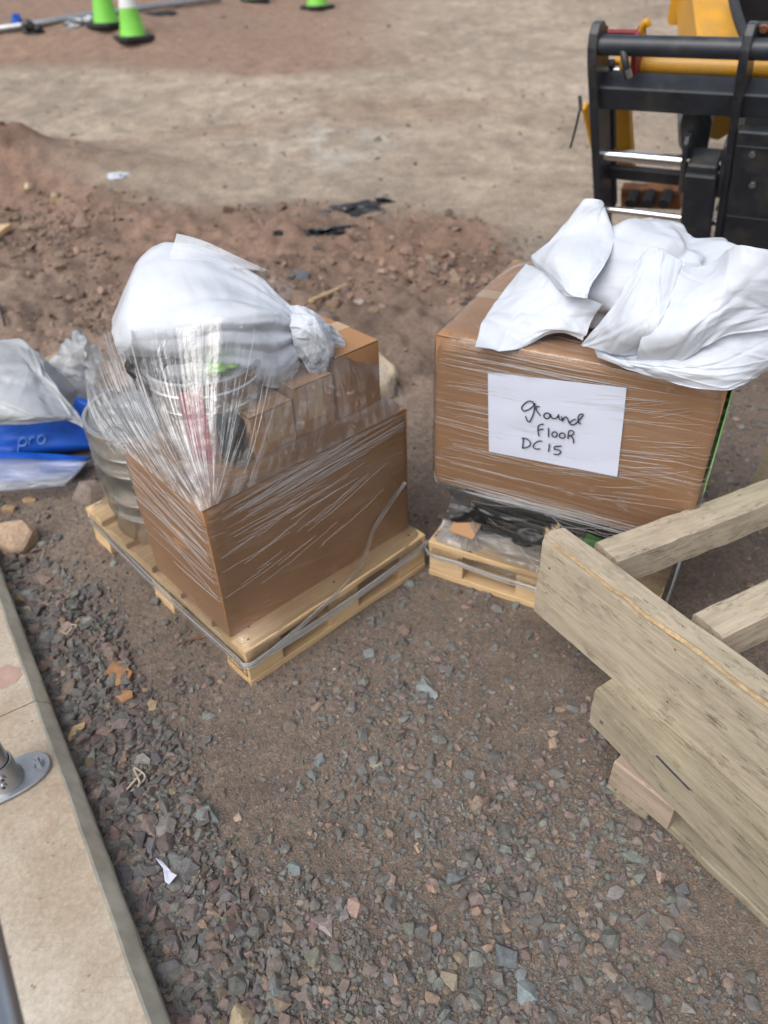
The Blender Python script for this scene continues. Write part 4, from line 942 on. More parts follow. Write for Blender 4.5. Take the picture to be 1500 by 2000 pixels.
# handwritten sheet, lies on the carton front under the film
FN2 = np.array([-B2W[0], -B2W[1], 0.])
def face2(px, py, off=0.0): return on_plane(px, py, BY(0, 0, 0) + FN2 * off, FN2)
sheet = empty('paper_sheet', tuple(face2(1085, 825, .009))); tag(sheet, 'white paper sheet reading ground floor DC15 taped to the carton', 'paper')
cor = [face2(953, 727, .0085), face2(1224, 757, .0085), face2(1206, 930, .0085), face2(955, 882, .0085)]
V = []
for i in range(25):
    for j in range(19):
        s_, t_ = i / 24, j / 18; p = (cor[0] * (1 - s_) + cor[1] * s_) * (1 - t_) + (cor[3] * (1 - s_) + cor[2] * s_) * t_
        V.append(p + FN2 * (0.0030 * float(fbm(s_ * 4, t_ * 5 + s_ * 2, 77)) + .0022 * abs(math.sin(t_ * 9 + s_ * 2)) * float(vnoise(s_ * 3, t_ * 3, 4))))
pp_ = mesh('paper', V, grid_faces(25, 19), M['paper'], None, True); keep(pp_, sheet)
class PenFn:                     # tracing coordinates of the sheet -> carton face
    n = FN2
    def __call__(self, a, b): return face2(900 + a * 350 / 1500, 700 + b * 260 / 1114, .0122)
def circ_(cx, cy, rx, ry, n=9, a0=-1.8): return [(cx + rx * math.cos(a0 + 6.5 * i / (n - 1)), cy + ry * math.sin(a0 + 6.5 * i / (n - 1))) for i in range(n)]
pen = [[(620, 388), (597, 360), (560, 360), (525, 388), (510, 415), (530, 437), (567, 427), (602, 402), (622, 376), (618, 420), (606, 470), (588, 512), (571, 529), (553, 510), (543, 480)],
       [(662, 404), (642, 400), (631, 412), (640, 440), (668, 478)], circ_(722, 478, 25, 24), [(752, 462), (760, 490), (782, 502), (804, 494), (817, 474), (820, 470), (823, 500), (842, 516)],
       [(846, 484), (852, 522), (866, 496), (882, 488), (897, 506), (906, 538)],
       [(968, 508), (940, 514), (914, 536), (926, 553), (957, 548), (987, 520), (1013, 490), (1026, 470), (1006, 464), (986, 482), (984, 512), (990, 536), (1008, 547)],
       [(650, 560), (647, 602), (656, 650)], [(650, 564), (666, 553), (697, 548)], [(651, 599), (674, 593), (694, 590)], [(737, 578), (736, 618), (735, 657)],
       circ_(786, 634, 22, 22), circ_(850, 643, 24, 22), [(905, 606), (900, 640), (898, 672)], [(902, 608), (926, 600), (946, 616), (936, 638), (906, 648)], [(925, 645), (945, 680), (943, 708)],
       [(527, 670), (522, 708), (518, 747)], [(508, 668), (542, 667), (577, 690), (583, 720), (560, 740), (514, 749)], [(682, 690), (650, 692), (616, 714), (609, 740), (630, 755), (668, 755)],
       [(743, 712), (740, 745), (736, 780)], [(845, 731), (815, 733), (790, 735), (785, 757), (812, 761), (837, 776), (826, 796), (800, 803), (777, 796)]]
ribbon_strokes('handwriting', pen, PenFn(), .0030, M['ink'], sheet, .0014)
# green label on the right-hand side of the carton
SU = np.array([*B2U, 0.]); SW = np.array([*B2W, 0.])
gl_ = prism('green_label', [(.004, .14), (.34, .14), (.34, .384), (.004, .384)], BY(B2L, 0, B2Z), SW, np.array([0, 0, 1.]), SU, .0075, .0085, M['green'], big, 0)
# goods between pallet and carton
g1 = blob('black_bag', BY(.27, .20, .225), (.235, .17, .112), M['blackbag'], 81, crk=110, amp=.010, n=(140, 70), flatb=H1 + .002, w0=.05, w1=.2); tag(g1, 'crumpled black plastic sack squeezed under the big carton', 'bag')
cr = carton('carton', BY(.03, .30, 0)[:2], B2U, B2W, .52, .26, H1 + .001, .20, M['card2'], 'flat brown carton under the back of the big carton', 9)
gcd = prism('green_card', [(0, 0), (.085, .0), (.095, .05), (.01, .062)], BY(.375, .012, .205), np.array([*B2U, -.05]), np.array([*(B2W * .55), .8]), np.array([0, 0, 1.]), 0, .002, M['greencard'], None, 0)
tag(gcd, 'bright green card showing under the carton on the right pallet', 'card')
cb_ = prism('cardboard_piece', [(0, 0), (.07, -.01), (.085, .04), (.015, .05)], BY(.035, .02, .16), np.array([*B2U, .1]), np.array([*(B2W * .5), .85]), np.array([0, 0, 1.]), 0, .004, M['card2'], None, 0)
tag(cb_, 'folded brown cardboard scrap at the left end under the big carton', 'cardboard')

def sheet_sack(name, ctrl, label, seed, amp=.006, res=(110, 110), thick=.0014, k=26, parent=None, mt='sack', big=1.4):
    C = np.array([[at(*c) for c in row] for row in ctrl]); P = catmull(C, res[0]); P = catmull(P.transpose(1, 0, 2), res[1]).transpose(1, 0, 2)
    S, T = np.meshgrid(np.linspace(0, 1, res[0]), np.linspace(0, 1, res[1]), indexing='ij'); n_ = normals(P)
    if n_[..., 2].mean() < 0: n_ = -n_
    P = P + n_ * (crumple(S, T, 9, amp * big, seed, .2, .5) + .40 * crumple(S, T, k, amp, seed + 2) + .25 * crumple(S, T, k * 2, amp, seed + 1, .015, .06))[..., None]
    edge = np.minimum(np.minimum(S, 1 - S), np.minimum(T, 1 - T)); th_ = thick * (.35 + sm(0, .12, edge))
    B = P - n_ * th_[..., None]; a, b = res; V = np.concatenate([P.reshape(-1, 3), B.reshape(-1, 3)]); F = grid_faces(a, b); n0 = a * b
    F2 = [tuple(n0 + i for i in f[::-1]) for f in F]; ring = [i * b for i in range(a)] + [(a - 1) * b + j for j in range(1, b)] + [i * b + b - 1 for i in range(a - 2, -1, -1)] + [j for j in range(b - 2, 0, -1)]
    F3 = [(ring[i], ring[(i + 1) % len(ring)], ring[(i + 1) % len(ring)] + n0, ring[i] + n0) for i in range(len(ring))]
    o = mesh(name, V, F + F2 + F3, M[mt], None, True); bm = bmesh.new(); bm.from_mesh(o.data); bmesh.ops.recalc_face_normals(bm, faces=bm.faces); bm.to_mesh(o.data); bm.free()
    if parent is not None: return keep(o, parent)
    return tag(o, label, 'sack')
cS = at(1270, 560, .79); s3 = blob('white_sack', (cS[0], cS[1] + .03, .795), (.215, .155, .105), M['sack'], 83, amp=.010, n=(120, 64), crk=60, flatb=B2Z + B2H + .008, w0=.08, w1=.3)
tag(s3, 'rounded white sack at the back of the heap on the big carton', 'sack')
sA = empty('white_sack', tuple(at(1060, 610, .74))); tag(sA, 'flattened white woven sack with a pointed upright corner, left on the big carton', 'sack')
sheet_sack('sack_panel', [
    [(1024, 509, .805), (1065, 525, .83), (1110, 560, .83), (1172, 596, .815)],
    [(975, 560, .770), (1032, 572, .800), (1092, 600, .80), (1158, 622, .785)],
    [(942, 612, .752), (1002, 620, .772), (1072, 638, .770), (1147, 648, .765)],
    [(928, 668, .744), (1000, 670, .745), (1070, 660, .748), (1138, 662, .752)]], '', 85, .0042, parent=sA)
sheet_sack('sack_panel', [
    [(1122, 440, .895), (1158, 392, .955), (1178, 408, .94), (1200, 452, .905)],
    [(1078, 478, .862), (1130, 456, .892), (1165, 464, .896), (1196, 484, .892)],
    [(1044, 505, .825), (1095, 512, .865), (1140, 518, .875), (1180, 520, .875)],
    [(1062, 532, .815), (1092, 550, .838), (1125, 560, .845), (1155, 560, .85)],
    [(1088, 562, .812), (1108, 572, .825), (1130, 580, .830), (1150, 585, .834)]], '', 86, .0032, parent=sA)
sB = empty('white_sack', tuple(at(1330, 640, .78))); tag(sB, 'creased white woven sack hanging over the front right of the big carton', 'sack')
sheet_sack('sack_panel', [
    [(1262, 486, .93), (1300, 492, .935), (1340, 506, .93)],
    [(1225, 560, .885), (1268, 565, .895), (1312, 575, .895)],
    [(1182, 625, .825), (1228, 635, .84), (1278, 645, .845)],
    [(1138, 672, .762), (1190, 682, .77), (1252, 688, .776)]], '', 90, .0035, parent=sB)
sheet_sack('sack_panel', [
    [(1330, 512, .925), (1380, 500, .945), (1430, 478, .985), (1490, 486, .985), (1590, 505, .96)],
    [(1322, 545, .91), (1372, 540, .93), (1425, 530, .95), (1490, 540, .945), (1580, 555, .92)],
    [(1300, 600, .872), (1350, 595, .895), (1412, 592, .905), (1480, 590, .90), (1560, 600, .88)],
    [(1272, 655, .825), (1318, 655, .848), (1372, 640, .865), (1430, 625, .87), (1540, 618, .865)],
    [(1250, 690, .775), (1300, 698, .785), (1345, 690, .805), (1395, 655, .84), (1520, 628, .855)]], '', 92, .0050, parent=sB)
sheet_sack('hanging_pouch', [
    [(1190, 640, .80), (1262, 640, .825), (1330, 640, .84), (1400, 630, .855), (1470, 620, .86), (1530, 610, .86)],
    [(1160, 672, .768), (1240, 685, .782), (1320, 690, .80), (1400, 680, .815), (1465, 660, .825), (1520, 640, .83)],
    [(1160, 684, .756), (1230, 708, .765), (1320, 722, .772), (1400, 720, .778), (1458, 695, .79), (1505, 665, .805)],
    [(1170, 690, .752), (1230, 720, .750), (1325, 747, .748), (1408, 748, .748), (1448, 715, .762), (1492, 684, .782)]], '', 94, .0075, parent=sB, big=1.8)

wrap2 = empty('stretch_film', (*P2(.3, .4, 0)[:2], .05)); tag(wrap2, 'clear stretch film wound round the carton with the white sheet', 'stretch film')
obs2 = [ob_box(BY(B2L / 2, B2D / 2, B2Z + B2H / 2), axes2(B2U), (B2L / 2, B2D / 2, B2H / 2), .008), ob_box(BY(.28, .3, .22), axes2(B2U), (.2, .2, .1)), ob_box(P2(.3, .4, .06), axes2(P2U), (.298, .398, .0625), .002)]
cen2 = np.array([*BY(B2L / 2, B2D / 2, .45)])
PF2, uv2 = membrane(rect_ring(P2, .6, .8), [.07, .727], obs2, cen2, seed=8, nu=84, nv=30, pull=.0025, slack=250)
# the sheet presses the film out a little
film_obj('film', PF2, uv2, M['film2'], wrap2); bv2 = bvh_of(PF2); segs = []; q = np.random.default_rng(51)
for k in range(34):
    z = B2Z + B2H - .005 - q.random() * .06; a0 = q.uniform(0, .2); a1 = a0 + q.uniform(.15, .4); segs.append((BY(a0, -.01, z), BY(min(.6, a1), -.01, z + q.normal(0, .006)), .0002 + .0022 * .75 * q.random() ** 3, 0))
for k in range(56):
    z = B2Z + q.uniform(.08, .34); a1 = q.uniform(.42, .60); a0 = a1 - q.uniform(.06, .25); segs.append((BY(a0, -.01, z - .012), BY(a1, -.01, z + .012 + q.normal(0, .006)), .0002 + .0018 * .75 * q.random() ** 3, 0))
for k in range(34):
    z = B2Z + q.uniform(.05, .30); a0 = q.uniform(.02, .12); a1 = a0 + q.uniform(.08, .3); segs.append((BY(a0, -.01, z), BY(a1, -.01, z + q.normal(0, .006)), .0002 + .0012 * .75 * q.random() ** 3, 0))
for k in range(44):
    z = B2Z + q.uniform(-.012, .03); a0 = q.uniform(0, .3); a1 = a0 + q.uniform(.15, .4); segs.append((BY(a0, -.01, z), BY(min(.6, a1), -.01, z + q.normal(0, .004)), .0002 + .003 * .75 * q.random() ** 3, 0))
for k in range(34):
    a = q.uniform(.0, .6); z0_ = q.uniform(.10, .33); a2 = a + q.normal(0, .10); segs.append((P2(a, -.01, z0_), P2(np.clip(a2, 0, .6), .02, z0_ + q.uniform(-.10, .10)), .0002 + .0035 * .75 * q.random() ** 3, 0))
for k in range(18):
    st = BY(0, 0, B2Z + q.uniform(-.03, .03)); segs.append((st, P2(q.uniform(-.0, .06), q.uniform(-.01, .03), H1 + q.uniform(-.02, .02)), .0002 + .004 * .75 * q.random() ** 3, 0))
for k in range(40):
    z = B2Z + q.uniform(0, .38); b0 = q.uniform(0, .2); segs.append((BY(B2L, b0, z), BY(B2L + .005, b0 + q.uniform(.05, .25), z + q.normal(0, .03)), .0002 + .002 * .75 * q.random() ** 3, 0))
for k in range(60):
    st = BY(q.uniform(0, .03), -.004, B2Z + q.uniform(-.02, .01)); segs.append((st, P2(q.uniform(-.01, .16), q.uniform(-.01, .02), H1 + q.uniform(-.02, .06)), .0004 + .004 * q.random() ** 3, 0))
creases('film_creases', segs, bv2, cen2, M['crease'], wrap2, 52)
bundle('film_rope', [P2(-.006, .5, .085), P2(-.010, .1, .085), P2(-.004, -.006, .09), P2(.1, -.012, .085), P2(.3, -.014, .082), P2(.5, -.012, .084), P2(.602, -.005, .085), P2(.612, .3, .082)], .013, 11, M['rope'], wrap2, 53, .6)

sheet_sack('loose_film', [
    [(868, 948, .335), (960, 962, .335), (1060, 985, .335), (1160, 1005, .335)], [(880, 985, .27), (965, 1000, .25), (1050, 1025, .25), (1140, 1050, .25)],
    [(862, 1025, .19), (955, 1050, .17), (1030, 1080, .17), (1110, 1105, .165)], [(845, 1052, .13), (930, 1085, .128), (1010, 1112, .128), (1090, 1140, .128)]], '', 301, .009, parent=wrap2, mt='thin', big=1.2, thick=.0008)

# ------------------------------------------------------------------ weathered timber stack, right foreground
TD = np.array([.523, -.852]); TD /= np.linalg.norm(TD); TN = np.array([-TD[1], TD[0]])       # along plank, away from camera side
T0 = np.array([.327, 1.190]); TZ0, TZ1 = .212, .434
frame = empty('timber_frame', (*(T0 + TD * .4), TZ0)); tag(frame, 'weathered grey timber frame with one wide plank and cross beams on top of the stack', 'timber frame')
def T3(a, b, z): v_ = T0 + a * TD + b * TN; return np.array([v_[0], v_[1], z])
plank_th = .049
def rough_plank(name, L_, th_, z0, z1, fn, mt, parent, seed, torn=True, nx=70, slope=0):
    """long plank, uneven edges; fn(a, b, z) -> world"""
    r = np.random.default_rng(seed); nz = 10; V = []; xs = np.linspace(0, L_, nx)
    prof = []
    for j in range(nz + 1): prof.append((0, j / nz))
    for j in range(1, 4): prof.append((th_ * j / 3, 1))
    for j in range(nz - 1, -1, -1): prof.append((th_, j / nz))
    for j in range(2, 0, -1): prof.append((th_ * j / 3, 0))
    ne = fbm(xs * 9, xs * 0 + seed, seed) * .007; nb = fbm(xs * 7, xs * 0 + 3, seed + 4) * .006
    for i, x in enumerate(xs):
        for k, (y, zf) in enumerate(prof):
            xx = x
            if i == 0: xx += .010 * float(fbm(zf * 12, y * 60, seed)) + (.012 * float(vnoise(y * 300, 3, seed)) if zf == 1 and torn else 0)
            zz_ = z0 + (z1 - z0) * zf + (ne[i] if zf == 1 else 0) * (1 if torn else .5) + (nb[i] if zf == 0 else 0)
            yo = y + (.006 + ne[i] * .5 if zf == 1 and y == 0 and torn else 0) + .0012 * float(fbm(x * 20, zf * 5 + y * 40, seed + 9))
            V.append((xx, yo, zz_))
    n = len(prof); F = []
    for i in range(nx - 1):
        for k in range(n): F.append((i * n + k, i * n + (k + 1) % n, (i + 1) * n + (k + 1) % n, (i + 1) * n + k))
    F += [tuple(range(n - 1, -1, -1)), tuple((nx - 1) * n + k for k in range(n))]
    # local mesh: x along, y across, z up; object carries the placement so that grain follows the plank
    me = bpy.data.meshes.new(name); me.from_pydata(V, [], F); me.materials.append(mt); me.update()
    o = bpy.data.objects.new(name, me); link(o); p0 = fn(0, 0, 0); xd = fn(1, 0, 0) - p0; yd = fn(0, 1, 0) - p0
    o.matrix_basis = Matrix(((xd[0], yd[0], 0, p0[0]), (xd[1], yd[1], 0, p0[1]), (xd[2], yd[2], 1, p0[2]), (0, 0, 0, 1)))
    bm = bmesh.new(); bm.from_mesh(me); bmesh.ops.recalc_face_normals(bm, faces=bm.faces); bm.to_mesh(me); bm.free()
    if parent is not None: keep(o, parent)
    return o
rough_plank('wide_plank', 1.15, plank_th, TZ0 + .001, TZ1, T3, M['old'], frame, 5)
# torn yellow splinter line along the top front edge
V = []; F = []; r = np.random.default_rng(15); nn = 160
for i in range(nn):
    a = .03 + 1.0 * i / nn; wv = .0001 + .009 * max(0, float(vnoise(a * 9, 1, 5)) - .25) * (.5 + float(vnoise(a * 60, 4, 7))); zz_ = TZ1 - .002 - .010 * float(vnoise(a * 22, 2, 6)); b = -.0012
    V += [T3(a, b - .0006 + .004, zz_ + wv * .5 + .001), T3(a, b - .0026 - .001 * r.random(), zz_ - wv * .1), T3(a, b - .0004, zz_ - wv)]
    if i: k = len(V); F += [(k - 6, k - 3, k - 2, k - 5), (k - 5, k - 2, k - 1, k - 4)]
sp = mesh('torn_edge', V, F, M['torn'], None, False); keep(sp, frame)
V = []; F = []
for k in range(34):              # broken fibres at the end
    p = T3(r.uniform(-.004, .008), r.uniform(.002, plank_th), TZ1 - r.uniform(0, .012)); d = np.array([-TD[0], -TD[1], r.uniform(-.3, .9)]) * r.uniform(.005, .014); s_ = np.array([*TN, 0]) * .0018
    b = len(V); V += [p - s_, p + s_, p + d, p + np.array([0, 0, -.003])]; F += [(b, b + 1, b + 2), (b, b + 2, b + 3), (b + 1, b + 3, b + 2)]
sp = mesh('splinters', V, F, M['torn'], None, False); sp['kind'] = 'stuff'; keep(sp, frame)
def beam(a, xd, seed, L_=.62, wd=.069, hh=.080, name='cross_beam'):
    xd = np.array([*xd, 0.]); xd /= np.linalg.norm(xd); me = board_mesh(L_, wd, hh, 14, .004, .0012, seed)
    return place(me, name, M['old'], T3(a, plank_th + .0005, TZ1 - hh / 2 - .003) + xd * .018, xd, frame)
for k, (a, z) in enumerate(((.028, .36), (.03, .29), (.345, .40), (.36, .27), (.70, .33))):
    tube('nail', [T3(a, -.0008, z), T3(a, .003, z)], .0028, M['rust'], frame, 8)
beam(.105, (.912, .411), 41); beam(.352, (.90, .44), 42); 
me = board_mesh(1.1, .05, .2, 8, .004, .001, 45); place(me, 'rear_plank', M['old'], T3(-.02, .66, TZ1 - .115) + np.array([.12, .06, 0]), (*TD, 0), frame)
# beam lying under the frame
LD = np.array([.479, -.878]); LD /= np.linalg.norm(LD); LN = np.array([-LD[1], LD[0]]); L0 = np.array([.412, .970])
def L3(a, b, z): v_ = L0 + a * LD + b * LN; return np.array([v_[0], v_[1], z])
lb = rough_plank('timber_beam', 1.0, .075, .101, .209, L3, M['old2'], None, 23, False); tag(lb, 'greenish weathered timber beam between the frame and the old pallet', 'timber beam')
gv = prism('gouge', [(.165, .086), (.245, .083), (.250, .088), (.168, .092)], L3(0, 0, .101), np.array([*LD, 0]), np.array([0, 0, 1.]), np.array([*LN, 0]), -.0012, .004, M['darkstain'], lb, 0)
lathe('nail', [(0, .0012), (.004, .0012), (.004, 0)], (0, 0, 0), M['galv'], None, 10)
nl = bpy.data.objects[-1] if False else COL.objects[-1]
nl.matrix_basis = Matrix.Translation(Vector(L3(.032, -.0015, .137))) @ Vector((-LN[0], -LN[1], 0)).to_track_quat('Z', 'Y').to_matrix().to_4x4(); keep(nl, lb)
# old pallet at the bottom
OD = np.array([.634, -.773]); OD /= np.linalg.norm(OD); ON = np.array([-OD[1], OD[0]]); O0 = np.array([.441, .876])
def O3(a, b, z): v_ = O0 + a * OD + b * ON; return np.array([v_[0], v_[1], z])
op = empty('weathered_pallet', (*O0, 0)); tag(op, 'old grey pallet with pinkish block at the bottom of the timber stack', 'pallet')
me = board_mesh(.40, .094, .020, 6, .003, .001, 55); place(me, 'bottom_board', M['old2'], O3(.047, -.002, .0105), (*ON, 0), op)
bmsh = board_mesh(.137, .09, .076, 3, .004, .0008, 56)
for k, (a, b) in enumerate(((0, .045), (.0, .32), (.52, .045))): place(bmsh, 'block', M['old3'], O3(a, b, .0212 + .038), (*OD, 0), op)
D2 = np.array([.545, -.838]); me = board_mesh(.75, .085, .022, 12, .003, .0012, 57); place(me, 'bottom_board', M['old2'], np.array([.518 + .036, .800 + .022, .0335 - .021]), (*D2, 0), op)
me = board_mesh(.40, .094, .020, 6, .003, .001, 58); place(me, 'bottom_board', M['old2'], O3(.62, .02, .0105), (*ON, 0), op)

# ------------------------------------------------------------------ telehandler fork carriage
TE = np.array([.85, -.527, 0]); TM = np.array([.527, .85, 0]); ta = math.radians(30)
TU = -math.sin(ta) * TM + math.cos(ta) * np.array([0, 0, 1.]); TNn = math.cos(ta) * TM + math.sin(ta) * np.array([0, 0, 1.])
QQ = CP + ray(1165, 300) * 2.75
def tp(px, py, n=0.0):
    p = on_plane(px, py, QQ + TNn * n, TNn) - QQ; return p @ TE, p @ TU
def tw(a, b, n=0.0): return QQ + a * TE + b * TU + n * TNn
th_ = empty('telehandler', tuple(np.array([QQ[0] + .8, QQ[1] + .6, terr(QQ[0] + .8, QQ[1] + .6)]))); tag(th_, 'black fork carriage and yellow boom of a telehandler parked behind the right load', 'telehandler')
def side_plate(a, b0, b1, n0, n1, t=.022, name='side_plate'):
    h = b1 - b0; w_ = n1 - n0; poly = [(n0, b0), (n0 + w_ * .95, b0 + .02), (n1, b0 + h * .55), (n1 - w_ * .02, b0 + h * .86)]
    for i in range(7):
        q_ = math.pi * (.0 + i / 6); poly.append((n0 + w_ * .5 + w_ * .5 * math.cos(q_), b0 + h * .90 + h * .10 * math.sin(q_)))
    prism(name, poly, QQ, TNn, TU, TE, a - t / 2, a + t / 2, M['black'], th_, .003)
aL, bt = tp(1150, 50); _, bb2 = tp(1200, 470); aM, _ = tp(1437, 250); bb2 -= .06; aR = aM * 2 + .30
side_plate(aL + .02, bb2, bt, -.045, .075, .030); side_plate(aM, bb2, bt + .005, -.045, .075, .026); side_plate(aR, bb2, bt, -.045, .075, .030)
def hbar(py, px, r, name, mt, n=0.0, a0=None, a1=None):
    _, b = tp(px, py, n); return tube(name, [tw(aL + .02 if a0 is None else a0, b, n), tw(aR if a1 is None else a1, b, n)], r, mt, th_, 24)
hbar(91, 1300, .029, 'top_bar', M['black'])
hbar(127, 1300, .031, 'cylinder_barrel', M['yellow'], .12, tp(1215, 127, .12)[0], aR - .1)
tube('cylinder_rod', [tw(tp(1162, 138, .1)[0], tp(1190, 138, .1)[1], .1), tw(tp(1217, 138, .1)[0], tp(1190, 138, .1)[1], .1)], .014, M['chrome'], th_, 20)
_, b = tp(1300, 190); prism('square_rail', [(aL + .03, b - .045), (aR - .01, b - .045), (aR - .01, b + .040), (aL + .03, b + .040)], QQ, TE, TU, TNn, -.02, .06, M['black'], th_, .005)
hbar(308, 1255, .021, 'fork_shaft', M['chrome'], .0)
_, b = tp(1260, 346, .05); prism('flat_rail', [(aL + .03, b - .028), (aR - .01, b - .028), (aR - .01, b + .028), (aL + .03, b + .028)], QQ, TE, TU, TNn, .05, .075, M['black'], th_, .004)
hbar(417, 1260, .0135, 'lower_shaft', M['chrome'], .0)
def fork(ac, wd):
    _, b0 = tp(1365, 312); _, b1 = tp(1365, 500); b1 -= .10
    prism('fork_shank', [(ac - wd / 2, b1), (ac + wd / 2, b1), (ac + wd / 2, b0), (ac - wd / 2, b0)], QQ, TE, TU, TNn, -.075, -.028, M['black'], th_, .006)
    prism('fork_head', [(ac - wd / 2 + .004, b0 - .02), (ac + wd / 2 - .004, b0 - .02), (ac + wd / 2 - .004, b0 + .03), (ac - wd / 2 + .004, b0 + .03)], QQ, TE, TU, TNn, -.06, .03, M['black'], th_, .006)
    for s_ in (-1, 1):
        lug = [(-.06, b0 - .10), (.03, b0 - .06)] + [(-.005 + .038 * math.cos(-1 + 4.2 * i / 7), b0 + .07 + .038 * math.sin(-1 + 4.2 * i / 7)) for i in range(8)]
        prism('fork_lug', lug, QQ, TNn, TU, TE, ac + s_ * (wd / 2 + .012) - .008, ac + s_ * (wd / 2 + .012) + .008, M['black'], th_, .002)
    pr_ = [tw(ac, b1 + .02, -.052)]; d_ = -TNn
    prism('fork_blade', [(-.052, b1 + .045), (-.052, b1), (-.45, b1 + .004), (-.45, b1 + .022), (-.2, b1 + .040)], QQ, TNn, TU, TE, ac - wd / 2, ac + wd / 2, M['black'], th_, .004)
aF = tp(1366, 380, -.05)[0]; fork(aF, .105); fork(aM * 2 - aF + .30, .105)
# wide backing panel right of the middle plate
p0 = tp(1443, 232); p1 = tp(1443, 520); prism('backing_panel', [(aM + .016, p1[1] - .05), (aM + .36, p1[1] - .05), (aM + .36, p0[1]), (aM + .016, p0[1])], QQ, TE, TU, TNn, -.055, -.02, M['black'], th_, .005)
for py in (262, 402):
    _, b = tp(1460, py); prism('panel_rib', [(aM + .02, b - .004), (aM + .355, b - .004), (aM + .355, b + .004), (aM + .02, b + .004)], QQ, TE, TU, TNn, -.0585, -.0545, M['black'], th_, .001)
# red bracket and yellow hook at the top left
a0, b0 = tp(1178, 68, .12); a1, b1 = tp(1252, 68, .12)
for aa in (a0, a1): prism('red_bracket', [(.03, b0 - .13), (.15, b0 - .10), (.15, b0 + .01), (.12, b0 + .035), (.05, b0 + .03)], QQ, TNn, TU, TE, aa - .008, aa + .008, M['red'], th_, .002)
prism('red_bracket', [(a0, b0 - .02), (a1, b0 - .02), (a1, b0 + .025), (a0, b0 + .025)], QQ, TE, TU, TNn, .10, .115, M['red'], th_, .002)
hk = [tw(*tp(1256, 78, .10), .10), tw(*tp(1252, 66, .10), .10), tw(*tp(1256, 52, .10), .10), tw(*tp(1263, 42, .10), .10), tw(*tp(1266, 50, .10), .10)]
tube('yellow_hook', catmull(hk, 14), .011, M['yellow'], th_, 12)
# tilt link, hose, chain
def slab_px(name, pts, n0, n1, mt): return prism(name, [tp(x, y, (n0 + n1) / 2) for x, y in pts], QQ, TE, TU, TNn, n0, n1, mt, th_, .004)
slab_px('tilt_link', [(1200, 112), (1224, 112), (1240, 335), (1208, 335)], .16, .20, M['yellow'])
slab_px('tilt_link', [(1138, 205), (1146, 205), (1166, 290), (1158, 290)], .10, .14, M['yellow'])
slab_px('upright', [(1178, 120), (1200, 120), (1204, 400), (1182, 400)], .09, .12, M['black'])
ps = [tw(*tp(1217, 100, -.02), -.02), tw(*tp(1222, 125, -.04), -.04), tw(*tp(1226, 150, -.03), -.03)]; tube('hose_clip', catmull(ps, 10), .012, M['black'], th_, 10)
ps = [tw(*tp(1226, 136, -.045), -.045), tw(*tp(1230, 150, -.045), -.045)]; tube('hose_clip', ps, .010, M['galv'], th_, 10)
ps = [tw(*tp(1135, 195, 0), 0), tw(*tp(1131, 220, 0), 0), tw(*tp(1123, 255, 0), 0), tw(*tp(1114, 288, 0), 0)]; tube('lanyard', catmull(ps, 14), .004, M['rubber'], th_, 8)
tube('lanyard', [tw(*tp(1132, 185, 0), 0), tw(*tp(1134, 215, 0), 0)], .007, M['galv'], th_, 8)
# boom with head, hydraulic lines, rusty pins behind the carriage
slab_px('boom_head', [(1378, 120), (1452, 120), (1440, 235), (1412, 252), (1382, 246)], .22, .34, M['yellow'])
bo0 = tw(*tp(1400, 90, .30), .30); bdir = np.array([.30, .93, .20]); bdir /= np.linalg.norm(bdir)
top_b = tw(*tp(1372, -30, .9), .9)
def beam_box(name, A, B, wd, hh, mt, up=(0, 0, 1)):
    A, B = np.asarray(A, float), np.asarray(B, float); L_ = np.linalg.norm(B - A); me = board_mesh(L_, wd, hh, 4, .012, .0, 3); o = place(me, name, mt, A, B - A, th_, up); return o
beam_box('boom', tw(*tp(1398, 150, .34), .34), top_b, .16, .20, M['yellow'])
beam_box('boom', top_b, top_b + np.array([.9, 2.2, .55]), .22, .28, M['yellow'])
slab_px('head_bracket', [(1330, 240), (1352, 150), (1372, 150), (1392, 235), (1380, 300), (1335, 300)], .06, .085, M['black'])
slab_px('head_bracket', [(1322, 170), (1346, 170), (1338, 300), (1326, 280)], .10, .12, M['galv'])
slab_px('rusty_linkage', [(1215, 362), (1330, 366), (1332, 404), (1215, 400)], .16, .20, M['rust'])
for px in (1236, 1268, 1300): 
    p = tw(*tp(px, 388, .12), .12); tube('pin_boss', [p - TNn * .03, p + TNn * .03], .022, M['rubber'], th_, 16)
tube('hydraulic_hose', catmull([tw(*tp(1428, -20, .6), .6), tw(*tp(1440, 30, .4), .4), tw(*tp(1455, 70, .25), .25), tw(*tp(1470, 96, .15), .15)], 16), .016, M['rubber'], th_, 12)
slab_px('hose_bracket', [(1450, 70), (1462, 45), (1530, 45), (1530, 80), (1450, 84)], .05, .075, M['black'])
for px in (1467, 1492): p = tw(*tp(px, 55, .045), .045); tube('pin_boss', [p, p - TNn * .006], .012, M['rust'], th_, 14)
slab_px('mudguard', [(1424, -60), (1434, 0), (1452, 40), (1472, 74), (1600, 78), (1600, -60)], .9, 1.0, M['rubber'])
for k, (x0, y0, x1, y1) in enumerate(((1300, 40, 1420, 150), (1316, 60, 1432, 165))):
    tube('hydraulic_hose', catmull([tw(*tp(x0, y0 + 90, .16), .16), tw(*tp(x0 + 20, y0 + 130, .22), .22), tw(*tp((x0 + x1) / 2, y1 + 30, .24), .24), tw(*tp(x1, y1, .2), .2)], 22), .011, M['rubber'], th_, 10)
for aa in (aL + .02, aM):
    for b_ in (.02, .12, .26): p = tw(aa - .018, bb2 + (bt - bb2) * (.25 + b_ * 2), .02); tube('bolt', [p, p - TE * .012], .014, M['galv'], th_, 6)
